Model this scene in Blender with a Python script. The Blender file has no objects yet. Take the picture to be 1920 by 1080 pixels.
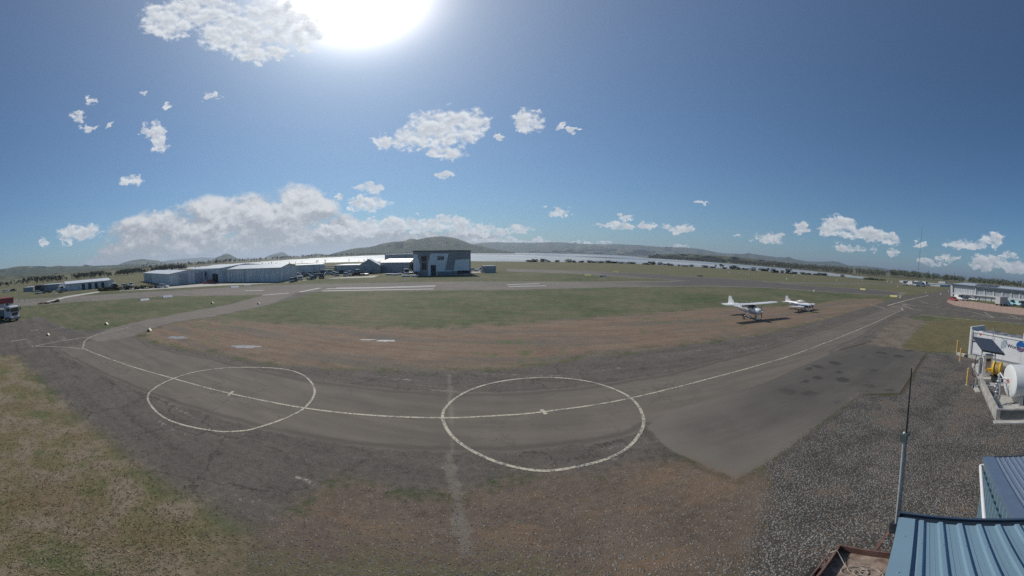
import bpy, bmesh, math, random
import numpy as np
from mathutils import Matrix, Vector, Euler
random.seed(7); rng = np.random.default_rng(11)
R = math.radians
scn = bpy.context.scene
COL = scn.collection
# ---------------------------------------------------------------- camera: a 180 degree panoramic weather camera
H = 8.9
PITCH, ROLL, CY, S = 5.1, 0.56, 13.0, 1920/180.0
cd = bpy.data.cameras.new("camera"); cam = bpy.data.objects.new("camera", cd); COL.objects.link(cam)
cd.type = 'PANO'
cd.panorama_type = 'EQUIRECTANGULAR'
cd.longitude_min = R(-90); cd.longitude_max = R(90)
cd.latitude_max = R((540-CY)/S); cd.latitude_min = R((540-CY-1080)/S)
cd.clip_start = 0.05; cd.clip_end = 60000
ROT = Matrix.Rotation(R(90-PITCH), 4, 'X') @ Matrix.Rotation(R(ROLL), 4, 'Z')
cam.matrix_world = Matrix.Translation((0, 0, H)) @ ROT
scn.camera = cam
SUN_AZ, SUN_EL = -28.0, 45.0
# ---------------------------------------------------------------- render settings
scn.view_settings.view_transform = 'Standard'; scn.view_settings.look = 'None'
scn.view_settings.gamma = 1; scn.view_settings.use_curve_mapping = False
scn.view_settings.exposure = 0.10
scn.cycles.use_denoising = False; scn.cycles.use_adaptive_sampling = False
scn.cycles.max_bounces = 5; scn.cycles.volume_bounces = 0; scn.cycles.transparent_max_bounces = 6
scn.cycles.sample_clamp_indirect = 2.5

# ---------------------------------------------------------------- projection helpers (photo pixel -> place)
M3 = np.array(ROT.to_3x3())
def rays(p):
    p = np.asarray(p, float).reshape(-1, 2)
    lon = np.radians((p[:, 0]-960)/S); lat = np.radians((540-CY-p[:, 1])/S)
    d = np.stack([np.cos(lat)*np.sin(lon), np.sin(lat), -np.cos(lat)*np.cos(lon)], 1)
    return d @ M3.T
def gp(x, y, z=0.0):
    d = rays([(x, y)])[0]; t = (z-H)/d[2]
    return Vector((d[0]*t, d[1]*t, z))
def zat(x, y, P):
    d = rays([(x, y)])[0]
    return H + math.hypot(P[0], P[1])*d[2]/math.hypot(d[0], d[1])
def azel(x, y):
    d = rays([(x, y)])[0]
    return math.degrees(math.atan2(d[0], d[1])), math.degrees(math.asin(d[2]))
def onplane(x, y, P0, u):                    # where the line of sight meets an upright wall through P0 along u
    d = rays([(x, y)])[0]; n = (-u[1], u[0])
    t = (P0[0]*n[0]+P0[1]*n[1])/(d[0]*n[0]+d[1]*n[1])
    return Vector((d[0]*t, d[1]*t, H+d[2]*t))
def ground_line(px, step=14):
    out = []
    for (a, b) in zip(px[:-1], px[1:]):
        n = max(1, int(math.hypot(b[0]-a[0], b[1]-a[1])/step))
        for k in range(n): out.append((a[0]+(b[0]-a[0])*k/n, a[1]+(b[1]-a[1])*k/n))
    out.append(px[-1])
    d = rays(out); t = -H/np.minimum(d[:, 2], -0.002)
    return d[:, :2]*t[:, None]

# ---------------------------------------------------------------- node helpers
def nnode(nt, typ, props=None, **inp):
    n = nt.nodes.new(typ)
    for k, v in (props or {}).items(): setattr(n, k, v)
    for k, v in inp.items():
        s = n.inputs[int(k[1:])] if k[0] == 'i' and k[1:].isdigit() else n.inputs[k.replace('_', ' ')]
        if isinstance(v, bpy.types.NodeSocket): nt.links.new(v, s)
        else: s.default_value = v
    return n
class NT:
    def __init__(s, nt): s.nt = nt
    def m(s, op, a, b=0.0, c=0.0, clamp=False):
        n = nnode(s.nt, 'ShaderNodeMath', {'operation': op, 'use_clamp': clamp}, i0=a, i1=b, i2=c); return n.outputs[0]
    def v(s, op, a, b=(0, 0, 0), out=0):
        n = nnode(s.nt, 'ShaderNodeVectorMath', {'operation': op}, i0=a, i1=b); return n.outputs[out]
    def scale(s, a, k):
        n = nnode(s.nt, 'ShaderNodeVectorMath', {'operation': 'SCALE'}, i0=a); n.inputs['Scale'].default_value = k; return n.outputs[0]
    def noise(s, vec, scale, detail=4.0, rough=0.55, dist=0.0, color=False):
        n = nnode(s.nt, 'ShaderNodeTexNoise', None, Vector=vec, Scale=scale, Detail=detail, Roughness=rough, Distortion=dist)
        return n.outputs[1 if color else 0]
    def vor(s, vec, scale, out=0, rand=1.0):
        n = nnode(s.nt, 'ShaderNodeTexVoronoi', None, Vector=vec, Scale=scale, Randomness=rand); return n.outputs[out]
    def mr(s, val, a, b, c=0.0, d=1.0, smooth=True):
        n = nnode(s.nt, 'ShaderNodeMapRange', {'interpolation_type': 'SMOOTHSTEP' if smooth else 'LINEAR'}, i0=val, i1=a, i2=b, i3=c, i4=d)
        return n.outputs[0]
    def mix(s, f, a, b, blend='MIX'):
        n = nnode(s.nt, 'ShaderNodeMix', {'data_type': 'RGBA', 'blend_type': blend, 'clamp_factor': True}, i0=f, i6=a, i7=b)
        return n.outputs[2]
    def sep(s, v): return nnode(s.nt, 'ShaderNodeSeparateXYZ', None, i0=v).outputs
    def comb(s, x, y, z): return nnode(s.nt, 'ShaderNodeCombineXYZ', None, i0=x, i1=y, i2=z).outputs[0]
    def attr(s, name): return nnode(s.nt, 'ShaderNodeAttribute', {'attribute_name': name}).outputs['Fac']
def c4(c): return (c[0], c[1], c[2], 1.0)

# ---------------------------------------------------------------- world: sky with aureole and clouds
world = bpy.data.worlds.new("World"); scn.world = world; world.use_nodes = True
wt = world.node_tree; W = NT(wt)
for n in list(wt.nodes): wt.nodes.remove(n)
sky = nnode(wt, 'ShaderNodeTexSky', {'sky_type': 'NISHITA', 'sun_disc': False, 'sun_elevation': R(SUN_EL), 'sun_rotation': R(SUN_AZ),
            'altitude': 50, 'air_density': 1.0, 'dust_density': 0.6, 'ozone_density': 3.0})
dirv = nnode(wt, 'ShaderNodeTexCoord').outputs['Generated']
dx, dy, dz = W.sep(dirv)[0:3]
az = W.m('MULTIPLY', W.m('ARCTAN2', dx, dy), 180/math.pi)
el = W.m('MULTIPLY', W.m('ARCSINE', dz), 180/math.pi)
sd = (math.cos(R(SUN_EL))*math.sin(R(SUN_AZ)), math.cos(R(SUN_EL))*math.cos(R(SUN_AZ)), math.sin(R(SUN_EL)))
gaz, gel = azel(664, -8)                     # the aureole sits where the sun stands in the photograph
gd = (math.cos(R(gel))*math.sin(R(gaz)), math.cos(R(gel))*math.cos(R(gaz)), math.sin(R(gel)))
th = W.m('MULTIPLY', W.m('ARCCOSINE', W.m('MINIMUM', W.v('DOT_PRODUCT', dirv, gd, 1), 1.0)), 180/math.pi)
def gl(k, w, p=1.0):
    q = W.m('DIVIDE', th, w)
    if p != 1.0: q = W.m('POWER', q, p)
    return W.m('MULTIPLY', W.m('EXPONENT', W.m('MULTIPLY', q, -1.0)), k)
glow = W.m('ADD', W.m('ADD', gl(26.0, 6.6, 2.0), gl(4.6, 9.5)), gl(1.15, 36.0))
glowc = nnode(wt, 'ShaderNodeMix', {'data_type': 'RGBA', 'blend_type': 'MULTIPLY'}, i0=1.0, i6=(1.0, 0.985, 0.96, 1)).outputs[2]
gv = W.v('MULTIPLY', (0.96, 0.985, 1.03), W.comb(glow, glow, glow))
skyv = W.v('MULTIPLY', sky.outputs[0], (0.36, 0.585, 0.735))
base = W.v('ADD', skyv, gv)
# a paler band of air towards the horizon
hz = W.m('EXPONENT', W.m('MULTIPLY', W.m('ABSOLUTE', el), -1/7.0))
base = W.mix(W.m('MULTIPLY', hz, 0.35), base, (1.75, 2.85, 4.1, 1))
tf = gl(1.0, 70.0)
base = W.v('MULTIPLY', base, W.v('ADD', (1, 1, 1), W.v('MULTIPLY', (0.03, -0.12, -0.21), W.comb(tf, tf, tf))))
CL = [ # photo px of each cloud: centre, radii, weight
 (320,36,56,40),(380,18,70,36),(430,60,60,40),(470,88,40,34),(520,40,85,52),(508,100,40,14),(560,60,50,40),
 (398,181,19,8),(172,189,12,6),(150,220,12,13),(165,241,16,7),(205,233,9,6),(298,258,17,34),(272,246,9,11),(313,199,11,6),(268,176,8,4),(246,338,24,10),
 (836,240,78,38),(880,232,40,30),(770,262,40,22),(716,266,22,16),(830,286,42,14),(990,226,30,24),(1050,238,13,9),(1075,242,9,6),(832,328,19,7),(936,257,7,5),
 (690,352,30,11),(693,382,40,17),(632,372,10,6),(655,392,9,5),
 (740,421,80,16),(820,419,70,15),(660,430,70,13),(880,428,56,12),(700,424,60,13),(780,424,80,12),(940,434,24,8),(975,428,22,8),(905,432,20,10),
 (150,436,44,18),(82,454,9,9),(128,452,16,8),
 (1052,399,19,9),(1023,388,6,3),(1123,422,15,5),(1165,424,26,7),(1172,408,20,6),(1218,424,25,8),(1275,430,32,10),(1310,379,12,3),(1440,447,30,7),(1456,440,9,7),
 (1500,428,17,14),(1575,418,36,16),(1560,432,28,10),(1620,438,52,13),(1662,448,26,12),(1590,464,34,7),(1675,473,14,9),(1640,465,9,6),
 (1725,459,14,5),(1810,459,42,11),(1860,449,26,15),(1775,484,24,7),(1745,492,30,5),(1862,490,46,12),(1905,500,34,14),(1845,500,26,7),(1890,478,20,6),
 (1000,454,60,6),(1080,456,80,4),(1275,460,20,4),(930,452,60,7),(1384,444,7,3),(1415,448,5,3)]
SM = [(560,400,78,56),(480,400,95,40),(420,408,90,48),(330,428,80,42),(265,446,75,40),(225,472,62,34),(195,492,45,22),(360,460,130,44),(520,450,150,50),(640,440,70,40),(430,478,160,30),(600,470,120,26),(700,455,60,20),(760,448,120,20),(860,448,90,14),(300,478,150,22)]
azel2 = W.comb(az, el, 0.0)
wc_ = W.scale(W.v('SUBTRACT', W.noise(W.v('MULTIPLY', azel2, (0.62, 0.85, 1)), 1.0, 5, 0.62, color=True), (0.5, 0.5, 0.5)), 4.2)
azw = W.v('ADD', azel2, W.v('MULTIPLY', wc_, (1.25, 0.85, 0)))
def field(lst, azel2=azel2):
    cur = None
    for (x, y, rx, ry) in lst:
        a, e = azel(x, y)
        q = W.v('MULTIPLY', W.v('SUBTRACT', azel2, (a, e, 0)), (S/rx*math.cos(R(0)), S/ry, 0))
        l = W.v('DOT_PRODUCT', q, q, 1)
        cur = l if cur is None else W.m('MINIMUM', cur, l)
    return W.m('SUBTRACT', 1.0, cur)
warp = W.scale(W.v('SUBTRACT', W.noise(azel2, 0.22, 3, 0.55, color=True), (0.5, 0.5, 0.5)), 2.6)
f1 = field(CL, azw)
vec1 = W.v('MULTIPLY', W.v('ADD', azel2, W.scale(warp, 0.35)), (0.50, 0.66, 1))
vec2 = W.v('ADD', vec1, (0.12, 0.34, 0.0))
n1 = W.noise(vec1, 1.0, 7, 0.58); n2 = W.noise(vec2, 1.0, 4, 0.55)
d1 = W.m('ADD', W.m('MULTIPLY', W.m('MINIMUM', W.m('MAXIMUM', f1, -1.6), 0.62), 1.35), W.m('MULTIPLY', W.m('SUBTRACT', n1, 0.525), 3.2))
a1 = W.mr(d1, -0.20, 0.95)
core = W.mr(d1, 0.45, 1.5)
topl = W.mr(W.m('SUBTRACT', n1, n2), -0.10, 0.16)
cs = W.m('ADD', W.m('MULTIPLY', topl, 0.55), W.m('MULTIPLY', W.m('SUBTRACT', 1.0, core), 0.55), clamp=True)
sunny = gl(1.0, 40.0)
ccol = W.mix(cs, (3.4, 3.7, 4.2, 1), (6.6, 6.85, 7.1, 1))
ccol = W.v('ADD', ccol, W.v('MULTIPLY', (1.6, 1.65, 1.7), W.comb(sunny, sunny, sunny)))
# the wide grey smoke-like bank over the hills on the left
f2 = field(SM)
ns = W.noise(W.v('MULTIPLY', W.v('ADD', azel2, warp), (0.16, 0.22, 1)), 1.0, 6, 0.50)
d2 = W.m('ADD', W.m('MULTIPLY', W.m('MAXIMUM', f2, -2.0), 0.85), W.m('MULTIPLY', W.m('SUBTRACT', ns, 0.47), 2.6))
a2 = W.m('MULTIPLY', W.mr(d2, -0.05, 0.62), 0.96)
ns2 = W.noise(W.v('ADD', W.v('MULTIPLY', W.v('ADD', azel2, warp), (0.16, 0.22, 1)), (0.06, 0.22, 0)), 1.0, 5, 0.55)
s2 = W.mr(W.m('ADD', W.m('SUBTRACT', ns, ns2), W.m('MULTIPLY', W.m('SUBTRACT', el, 5.0), 0.020)), -0.10, 0.20)
scol = W.mix(s2, (3.3, 3.55, 4.0, 1), (6.5, 6.65, 6.9, 1))
up = W.mr(el, -0.5, 0.3)
out = W.mix(W.m('MULTIPLY', a2, up), base, scol)
out = W.mix(W.m('MULTIPLY', a1, W.m('MULTIPLY', up, 0.94)), out, ccol)
bg = nnode(wt, 'ShaderNodeBackground', None, Color=out, Strength=0.1)
nnode(wt, 'ShaderNodeOutputWorld', None, Surface=bg.outputs[0])
# ---------------------------------------------------------------- the sun
sl = bpy.data.lights.new("sun", 'SUN'); sl.energy = 2.9; sl.angle = R(0.53); sl.color = (1.0, 0.95, 0.87)
so = bpy.data.objects.new("sun", sl); COL.objects.link(so)
so.rotation_euler = Vector(sd).to_track_quat('Z', 'Y').to_euler(); so.location = (0, 0, 60)

# ---------------------------------------------------------------- materials
MATS = {}
def mat(name, color, rough=0.6, metal=0.0, var=0.12, scale=3.0, bump=0.0, spec=0.5, dirt=None, streak=False, obj=True):
    if name in MATS: return MATS[name]
    m = bpy.data.materials.new(name); m.use_nodes = True; nt = m.node_tree; T = NT(nt)
    b = nt.nodes['Principled BSDF']
    co = nnode(nt, 'ShaderNodeTexCoord').outputs['Object']
    v = W_v(T, co, (1, 1, 0.15)) if streak else co
    n = T.noise(v, scale, 5, 0.6)
    k = T.mr(n, 0.3, 0.7, 1-var, 1+var)
    col = T.v('MULTIPLY', color, T.comb(k, k, k))
    if dirt:
        n2 = T.noise(v, scale*0.35, 6, 0.65)
        col = T.mix(T.mr(n2, dirt[1], dirt[1]+0.15), col, c4(dirt[0]))
    nt.links.new(col, b.inputs['Base Color'])
    b.inputs['Roughness'].default_value = rough; b.inputs['Metallic'].default_value = metal
    b.inputs['Specular IOR Level'].default_value = spec
    if bump:
        bn = nnode(nt, 'ShaderNodeBump', None, Height=n, Strength=bump, Distance=0.02)
        nt.links.new(bn.outputs[0], b.inputs['Normal'])
    MATS[name] = m; return m
def W_v(T, co, s): return T.v('MULTIPLY', co, s)
def ribbed(name, color, axis, period, rough=0.5, metal=0.2, var=0.1, depth=0.6, dirt=None):   # sheet metal with ribs too fine to model
    if name in MATS: return MATS[name]
    m = mat(name, color, rough, metal, 0.20, 1.6, dirt=dirt, streak=True); nt = m.node_tree; T = NT(nt); b = nt.nodes['Principled BSDF']
    co = nnode(nt, 'ShaderNodeTexCoord').outputs['Object']
    x = T.v('DOT_PRODUCT', co, axis, 1)
    w = T.m('SINE', T.m('MULTIPLY', x, 2*math.pi/period))
    bn = nnode(nt, 'ShaderNodeBump', None, Height=w, Strength=depth, Distance=period*0.12)
    nt.links.new(bn.outputs[0], b.inputs['Normal'])
    return m

# ---------------------------------------------------------------- mesh helpers
class MB:
    def __init__(s): s.v = []; s.f = []; s.mi = []
    def add(s, vs, fs, m=0):
        o = len(s.v); s.v += [tuple(p) for p in vs]
        for f in fs: s.f.append(tuple(i+o for i in f)); s.mi.append(m)
        return s
    def box(s, c, d, rot=None, m=0):
        hx, hy, hz = d[0]/2, d[1]/2, d[2]/2
        P = [Vector((x*hx, y*hy, z*hz)) for z in (-1, 1) for y in (-1, 1) for x in (-1, 1)]
        if rot is not None: P = [rot @ p for p in P]
        return s.hexa([p+Vector(c) for p in P], m)
    def hexa(s, P, m=0):      # order: (x,y,z) lowest bit x
        return s.add(P, [(0, 2, 3, 1), (4, 5, 7, 6), (0, 1, 5, 4), (2, 6, 7, 3), (0, 4, 6, 2), (1, 3, 7, 5)], m)
    def ring(s, c, ax, r, n, r2=None):
        ax = Vector(ax).normalized(); t = Vector((0, 0, 1)) if abs(ax.z) < 0.9 else Vector((1, 0, 0))
        a = ax.cross(t).normalized(); b = a.cross(ax)
        return [Vector(c)+a*(r*math.cos(2*math.pi*i/n))+b*((r2 or r)*math.sin(2*math.pi*i/n)) for i in range(n)]
    def loft(s, rings, cap=True, m=0, closed=True):
        n = len(rings[0]); vs = [p for r in rings for p in r]; fs = []
        for k in range(len(rings)-1):
            for i in range(n if closed else n-1):
                j = (i+1) % n
                fs.append((k*n+i, k*n+j, (k+1)*n+j, (k+1)*n+i))
        if cap: fs += [tuple(range(n-1, -1, -1)), tuple((len(rings)-1)*n+i for i in range(n))]
        return s.add(vs, fs, m)
    def cyl(s, p0, p1, r0, r1=None, n=12, m=0):
        p0, p1 = Vector(p0), Vector(p1); ax = p1-p0
        return s.loft([s.ring(p0, ax, r0, n), s.ring(p1, ax, r0 if r1 is None else r1, n)], True, m)
    def tube(s, pts, r, n=8, m=0):
        pts = [Vector(p) for p in pts]; rr = []
        for i, p in enumerate(pts):
            ax = (pts[min(i+1, len(pts)-1)]-pts[max(i-1, 0)])
            rr.append(s.ring(p, ax, r, n))
        return s.loft(rr, True, m)
    def ball(s, c, r, n=12, k=8, m=0):
        if not hasattr(r, '__len__'): r = (r, r, r)
        rings = []
        for i in range(1, k):
            a = math.pi*i/k
            rings.append([Vector((c[0]+r[0]*math.sin(a)*math.cos(2*math.pi*j/n), c[1]+r[1]*math.sin(a)*math.sin(2*math.pi*j/n), c[2]-r[2]*math.cos(a))) for j in range(n)])
        s.loft(rings, True, m); return s
    def prism(s, poly, d, m=0):   # poly: 3D outline, extruded by vector d
        n = len(poly); d = Vector(d); P = [Vector(p) for p in poly]; Q = [p+d for p in P]
        return s.add(P+Q, [tuple(range(n-1, -1, -1)), tuple(range(n, 2*n))]+[(i, (i+1) % n, n+(i+1) % n, n+i) for i in range(n)], m)
    def mesh(s, name, mats, smooth=False):
        me = bpy.data.meshes.new(name); me.from_pydata(s.v, [], s.f)
        for m in (mats if isinstance(mats, (list, tuple)) else [mats]): me.materials.append(m)
        me.polygons.foreach_set('material_index', s.mi)
        bm = bmesh.new(); bm.from_mesh(me); bmesh.ops.recalc_face_normals(bm, faces=bm.faces); bm.to_mesh(me); bm.free()
        if smooth:
            me.polygons.foreach_set('use_smooth', [True]*len(me.polygons))
            me.set_sharp_from_angle(angle=R(smooth if smooth is not True else 40))
        me.update(); return me
    def build(s, name, mats, parent=None, smooth=False, loc=None):
        o = bpy.data.objects.new(name, s.mesh(name, mats, smooth)); COL.objects.link(o)
        if parent is not None: o.parent = parent
        if loc is not None: o.location = loc
        return o
def tag(o, label=None, cat=None, group=None, kind=None):
    if label: o['label'] = label
    if cat: o['category'] = cat
    if group: o['group'] = group
    if kind: o['kind'] = kind
    return o
def thing(name, label, cat, loc=(0, 0, 0), rz=0.0, group=None):
    o = bpy.data.objects.new(name, None); COL.objects.link(o); o.location = loc; o.rotation_euler = (0, 0, rz)
    o.empty_display_size = 0.2
    return tag(o, label, cat, group)
def copy_tree(o, parent=None):
    c = o.copy(); COL.objects.link(c)
    if parent is not None: c.parent = parent
    for ch in list(o.children): copy_tree(ch, c)
    return c
def struct(o): o['kind'] = 'structure'; return o

# ================================================================ THE GROUND
def sdf(P, poly):
    out = np.full(len(P), 1e9, np.float32); inside = np.zeros(len(P), bool)
    A = poly.astype(np.float32); B = np.roll(A, -1, 0)
    x, y = P[:, 0].astype(np.float32), P[:, 1].astype(np.float32)
    for (ax, ay), (bx, by) in zip(A, B):
        ex, ey = bx-ax, by-ay; L = ex*ex+ey*ey
        if L < 1e-9: continue
        t = np.clip(((x-ax)*ex+(y-ay)*ey)/L, 0, 1)
        qx, qy = x-ax-t*ex, y-ay-t*ey
        np.minimum(out, qx*qx+qy*qy, out=out)
        c = (ay > y) != (by > y)
        if ey != 0: inside ^= c & (x < ex*(y-ay)/ey+ax)
    return np.where(inside, 1, -1)*np.sqrt(out)
POLY = {
 'runway': [[(-40,566),(150,555),(300,546),(440,538),(560,533.5),(720,530),(880,527.5),(1050,528),(1250,527),(1330,524),(1440,528.5),(1560,530),(1700,531.5),(1790,532),(1790,535),(1690,533.5),(1560,532.5),(1470,532),(1560,538),(1640,543),(1700,549),(1690,555),(1640,553),(1560,548),(1440,540),(1340,537),(1200,538),(1060,541),(960,543),(800,545),(600,547),(520,552),(470,553),(300,556),(150,566),(-40,580)],
            [(950,504),(1080,507),(1200,512),(1290,518),(1440,527),(1440,531),(1300,528),(1200,521),(1080,513),(950,509)]],
 'dirt': [[(262,624),(290,612),(330,603),(400,597),(480,604),(640,610),(800,616),(960,606),(1100,596),(1240,585),(1340,577),(1440,575),(1540,569),(1600,560),(1650,560),(1660,568),(1620,582),(1560,596),(1440,625),(1280,650),(1100,672),(960,691),(830,697),(640,693),(500,684),(400,664),(300,645)]],
 'tarmac': [[(-60,596),(20,603),(75,593),(100,606),(150,621),(205,616),(240,607),(330,589),(430,571),(480,557),(560,549),(600,547),(560,556),(500,573),(400,594),(330,604),(280,618),(258,630),(290,645),(400,664),(500,684),(640,693),(830,697),(960,691),(1100,672),(1280,650),(1440,625),(1560,596),(1650,569),(1690,556),(1740,550),(1790,540),(1800,545),(1780,566),(1860,577),(1940,588),(1940,612),(1880,603),(1790,594),(1740,591),(1712,596),(1660,640),(1735,660),(1612,738),(1540,790),(1440,866),(1380,897),(1300,858),(1280,880),(1100,900),(960,900),(880,925),(760,930),(640,900),(560,960),(500,1010),(430,985),(330,928),(250,880),(190,830),(130,765),(60,700),(28,668),(-60,664)]],
 'taxi': [[(100,655),(160,640),(215,622),(260,632),(285,650),(400,672),(500,696),(590,712),(700,726),(830,736),(960,736),(1100,724),(1250,700),(1440,652),(1560,612),(1640,585),(1690,566),(1715,572),(1680,590),(1620,630),(1560,660),(1735,660),(1612,738),(1540,790),(1440,866),(1380,897),(1260,846),(1212,800),(1180,818),(1100,835),(960,848),(800,848),(640,836),(480,804),(380,775),(280,742),(180,697)]],
'link': [[(205,616),(240,607),(330,589),(430,571),(480,557),(520,549),(556,551),(500,572),(400,593),(330,603),(290,613),(262,626),(235,634),(180,640),(165,632)]],
 'patch': [[(1212,800),(1260,770),(1380,735),(1440,715),(1560,662),(1640,640),(1690,648),(1735,660),(1686,737),(1612,738),(1600,745),(1540,792),(1440,866),(1380,897),(1260,846)]],
 'gravel': [[(1440,868),(1540,794),(1604,745),(1612,740),(1688,739),(1737,661),(1800,664),(1830,668),(1960,700),(1960,1100),(1380,1100),(1420,1000),(1440,930)]],
 'brown': [[(440,1100),(470,990),(560,950),(640,890),(760,925),(880,920),(960,895),(1100,890),(1230,862),(1280,855),(1380,898),(1440,868),(1480,900),(1470,1000),(1440,1100)]],
 'trench': [[(836,850),(850,850),(858,890),(868,930),(880,990),(886,1046),(860,1048),(852,1000),(846,940),(838,890)],[(838,700),(845,700),(849,780),(852,850),(846,850),(842,780)]],
 'moss': [[(430,1045),(520,1036),(640,1040),(760,1046),(900,1050),(1040,1058),(1060,1110),(420,1110)]],
 'verge': [[(-60,668),(28,668),(60,705),(100,750),(150,800),(195,815),(240,862),(330,925),(380,950),(420,985),(430,1020),(380,1060),(360,1110),(-60,1110)]],
 'lawn': [[(1693,655),(1712,628),(1745,603),(1790,598),(1880,606),(1960,616),(1960,680),(1830,664),(1760,660)]],
 'yard': [[(1775,566),(1780,560),(1850,569),(1960,584),(1960,596),(1860,584),(1790,573)]],
 'concrete': [[(225,539),(319,537.5),(386,531.5),(420,532),(527,530),(545,527),(640,520),(712,516),(700,520),(600,523),(520,531),(400,536),(300,542),(225,545)],[(85,566),(120,556),(185,546),(187,548),(122,558.5),(90,569)],[(884,508),(905,508),(905,511),(884,512)]],
 'mottle': [[(1630,645),(1660,615),(1695,594),(1715,600),(1740,603),(1700,640),(1690,653)]],
}
# lake outline as azimuth -> near shore distance, far shore distance
LK = np.array([(-64,520,560),(-58,470,640),(-52,440,760),(-45,415,900),(-38,395,1100),(-30,370,1300),(-22,345,1700),(-14,320,2600),(-6,312,3800),(2,306,4200),(10,300,4200),(18,296,3600),(21,294,2700),(23.5,293,1420),(30,290,1180),(38,284,960),(46,276,800),(54,264,640),(60,255,520),(65,262,400),(68,270,300)], float)
_bx = np.array([(993,491),(1030,491),(1066,491.5),(1105,492.5),(1140,493),(1181,494.5),(1222,496),(1257,498),(1297,500),(1336,502.5),(1378,505),(1412,507.5),(1437,508.5),(1466,512),(1506,514.5),(1542,516.5),(1580,519),(1640,525)], float)
_ba = np.array([azel(x, y)[0] for x, y in _bx]); _bd = np.array([gp(x, y).length for x, y in _bx])+7
_in = (LK[:, 0] > _ba[0]-2) & (LK[:, 0] < _ba[-1]+2)
LK2n = lambda a: np.where((a > _ba[0]) & (a < _ba[-1]), np.interp(a, _ba, _bd), np.interp(a, np.concatenate([LK[:, 0][LK[:, 0] < _ba[0]-2], _ba, [66, 68]]), np.concatenate([LK[:, 1][LK[:, 0] < _ba[0]-2], _bd, [_bd[-1]+8, _bd[-1]+20]])))
def lake_depth(azd, r):
    n = LK2n(azd); f = np.interp(azd, LK[:, 0], LK[:, 2])
    w = 6*np.sin(azd*1.7)+4*np.sin(azd*4.3)
    s = np.minimum(r-n-w*0.25, (f-r)*0.5)
    s = np.minimum(s, np.minimum(azd+64, 68-azd)*8)
    return s
azs = np.concatenate([np.arange(-104, 104.01, 0.4), np.arange(110, 251, 6.0)])
rr_ = [1.2]
while rr_[-1] < 460: rr_.append(rr_[-1]*1.02)
while rr_[-1] < 26000: rr_.append(rr_[-1]*1.12)
rr_ = np.array(rr_); NA, NR = len(azs), len(rr_)
AA, RR = np.meshgrid(np.radians(azs), rr_)
GX, GY = (RR*np.sin(AA)).ravel(), (RR*np.cos(AA)).ravel()
azd = np.degrees(AA).ravel(); azd = np.where(azd > 180, azd-360, azd); rfl = RR.ravel()
ld = lake_depth(azd, rfl)
GZ = -2.2*np.clip(ld/8.0, 0, 1)
GZ = np.where(rfl > 150, GZ+0.0, GZ)
PP = np.stack([GX, GY], 1); near = rfl < 480
fields = {}
for k, polys in POLY.items():
    v = np.full(len(PP), -60.0, np.float32)
    for pl in polys:
        g2 = ground_line(pl+[pl[0]])[:-1]
        v[near] = np.maximum(v[near], sdf(PP[near], g2))
    fields[k] = np.clip(v, -60, 60)
fields['lake'] = np.clip(ld, -60, 60).astype(np.float32)
V = np.stack([GX, GY, GZ], 1)
idx = np.arange(NA*NR).reshape(NR, NA)
q = np.stack([idx[:-1, :], np.roll(idx, -1, 1)[:-1, :], np.roll(idx, -1, 1)[1:, :], idx[1:, :]], -1).reshape(-1, 4)[:, ::-1]

gm = bpy.data.materials.new("ground_surface"); gm.use_nodes = True; gt = gm.node_tree; T = NT(gt)
gb = gt.nodes['Principled BSDF']
P = nnode(gt, 'ShaderNodeNewGeometry').outputs['Position']
P2 = T.v('MULTIPLY', P, (1, 1, 0))
nA = T.noise(P2, 0.06, 5, 0.6); nB = T.noise(P2, 0.5, 6, 0.65); nC = T.noise(P2, 3.0, 6, 0.7); nD = T.noise(P2, 14.0, 4, 0.75); nE = T.noise(P2, 42.0, 3, 0.8)
vs = nnode(gt, 'ShaderNodeTexVoronoi', None, Vector=P2, Scale=13.0)      # pebbles
peb = T.mr(vs.outputs['Distance'], 0.10, 0.55, 1.0, 0.0); pebr = T.sep(vs.outputs['Color'])
vb = nnode(gt, 'ShaderNodeTexVoronoi', None, Vector=T.v('ADD', P2, T.scale(T.noise(P2, 2.0, 3, 0.6, color=True), 0.3)), Scale=2.6)
chip = T.m('MULTIPLY', T.mr(vb.outputs['Distance'], 0.06, 0.14, 1.0, 0.0), T.mr(T.sep(vb.outputs['Color'])[0], 0.55, 0.60))
chipm = T.m('MULTIPLY', chip, T.mr(nB, 0.47, 0.62))
strk = T.noise(T.v('MULTIPLY', P2, (0.10, 1.1, 1)), 1.0, 6, 0.65)
def col(base, *vars):     # modulate by noises
    c = base
    k = None
    for n, a in vars:
        t = T.m('MULTIPLY', T.m('SUBTRACT', n, 0.5), a); k = t if k is None else T.m('ADD', k, t)
    k = T.m('MAXIMUM', T.m('ADD', k, 1.0), 0.12)
    return T.v('MULTIPLY', c, T.comb(k, k, k))
def msk(name, w, amp, extra=None):
    a = T.attr(name)
    d = T.m('ADD', a, T.m('MULTIPLY', T.m('SUBTRACT', nC, 0.5), amp))
    d = T.m('ADD', d, T.m('MULTIPLY', T.m('SUBTRACT', nB, 0.5), amp*1.5))
    return T.mr(d, -w, w)
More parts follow.
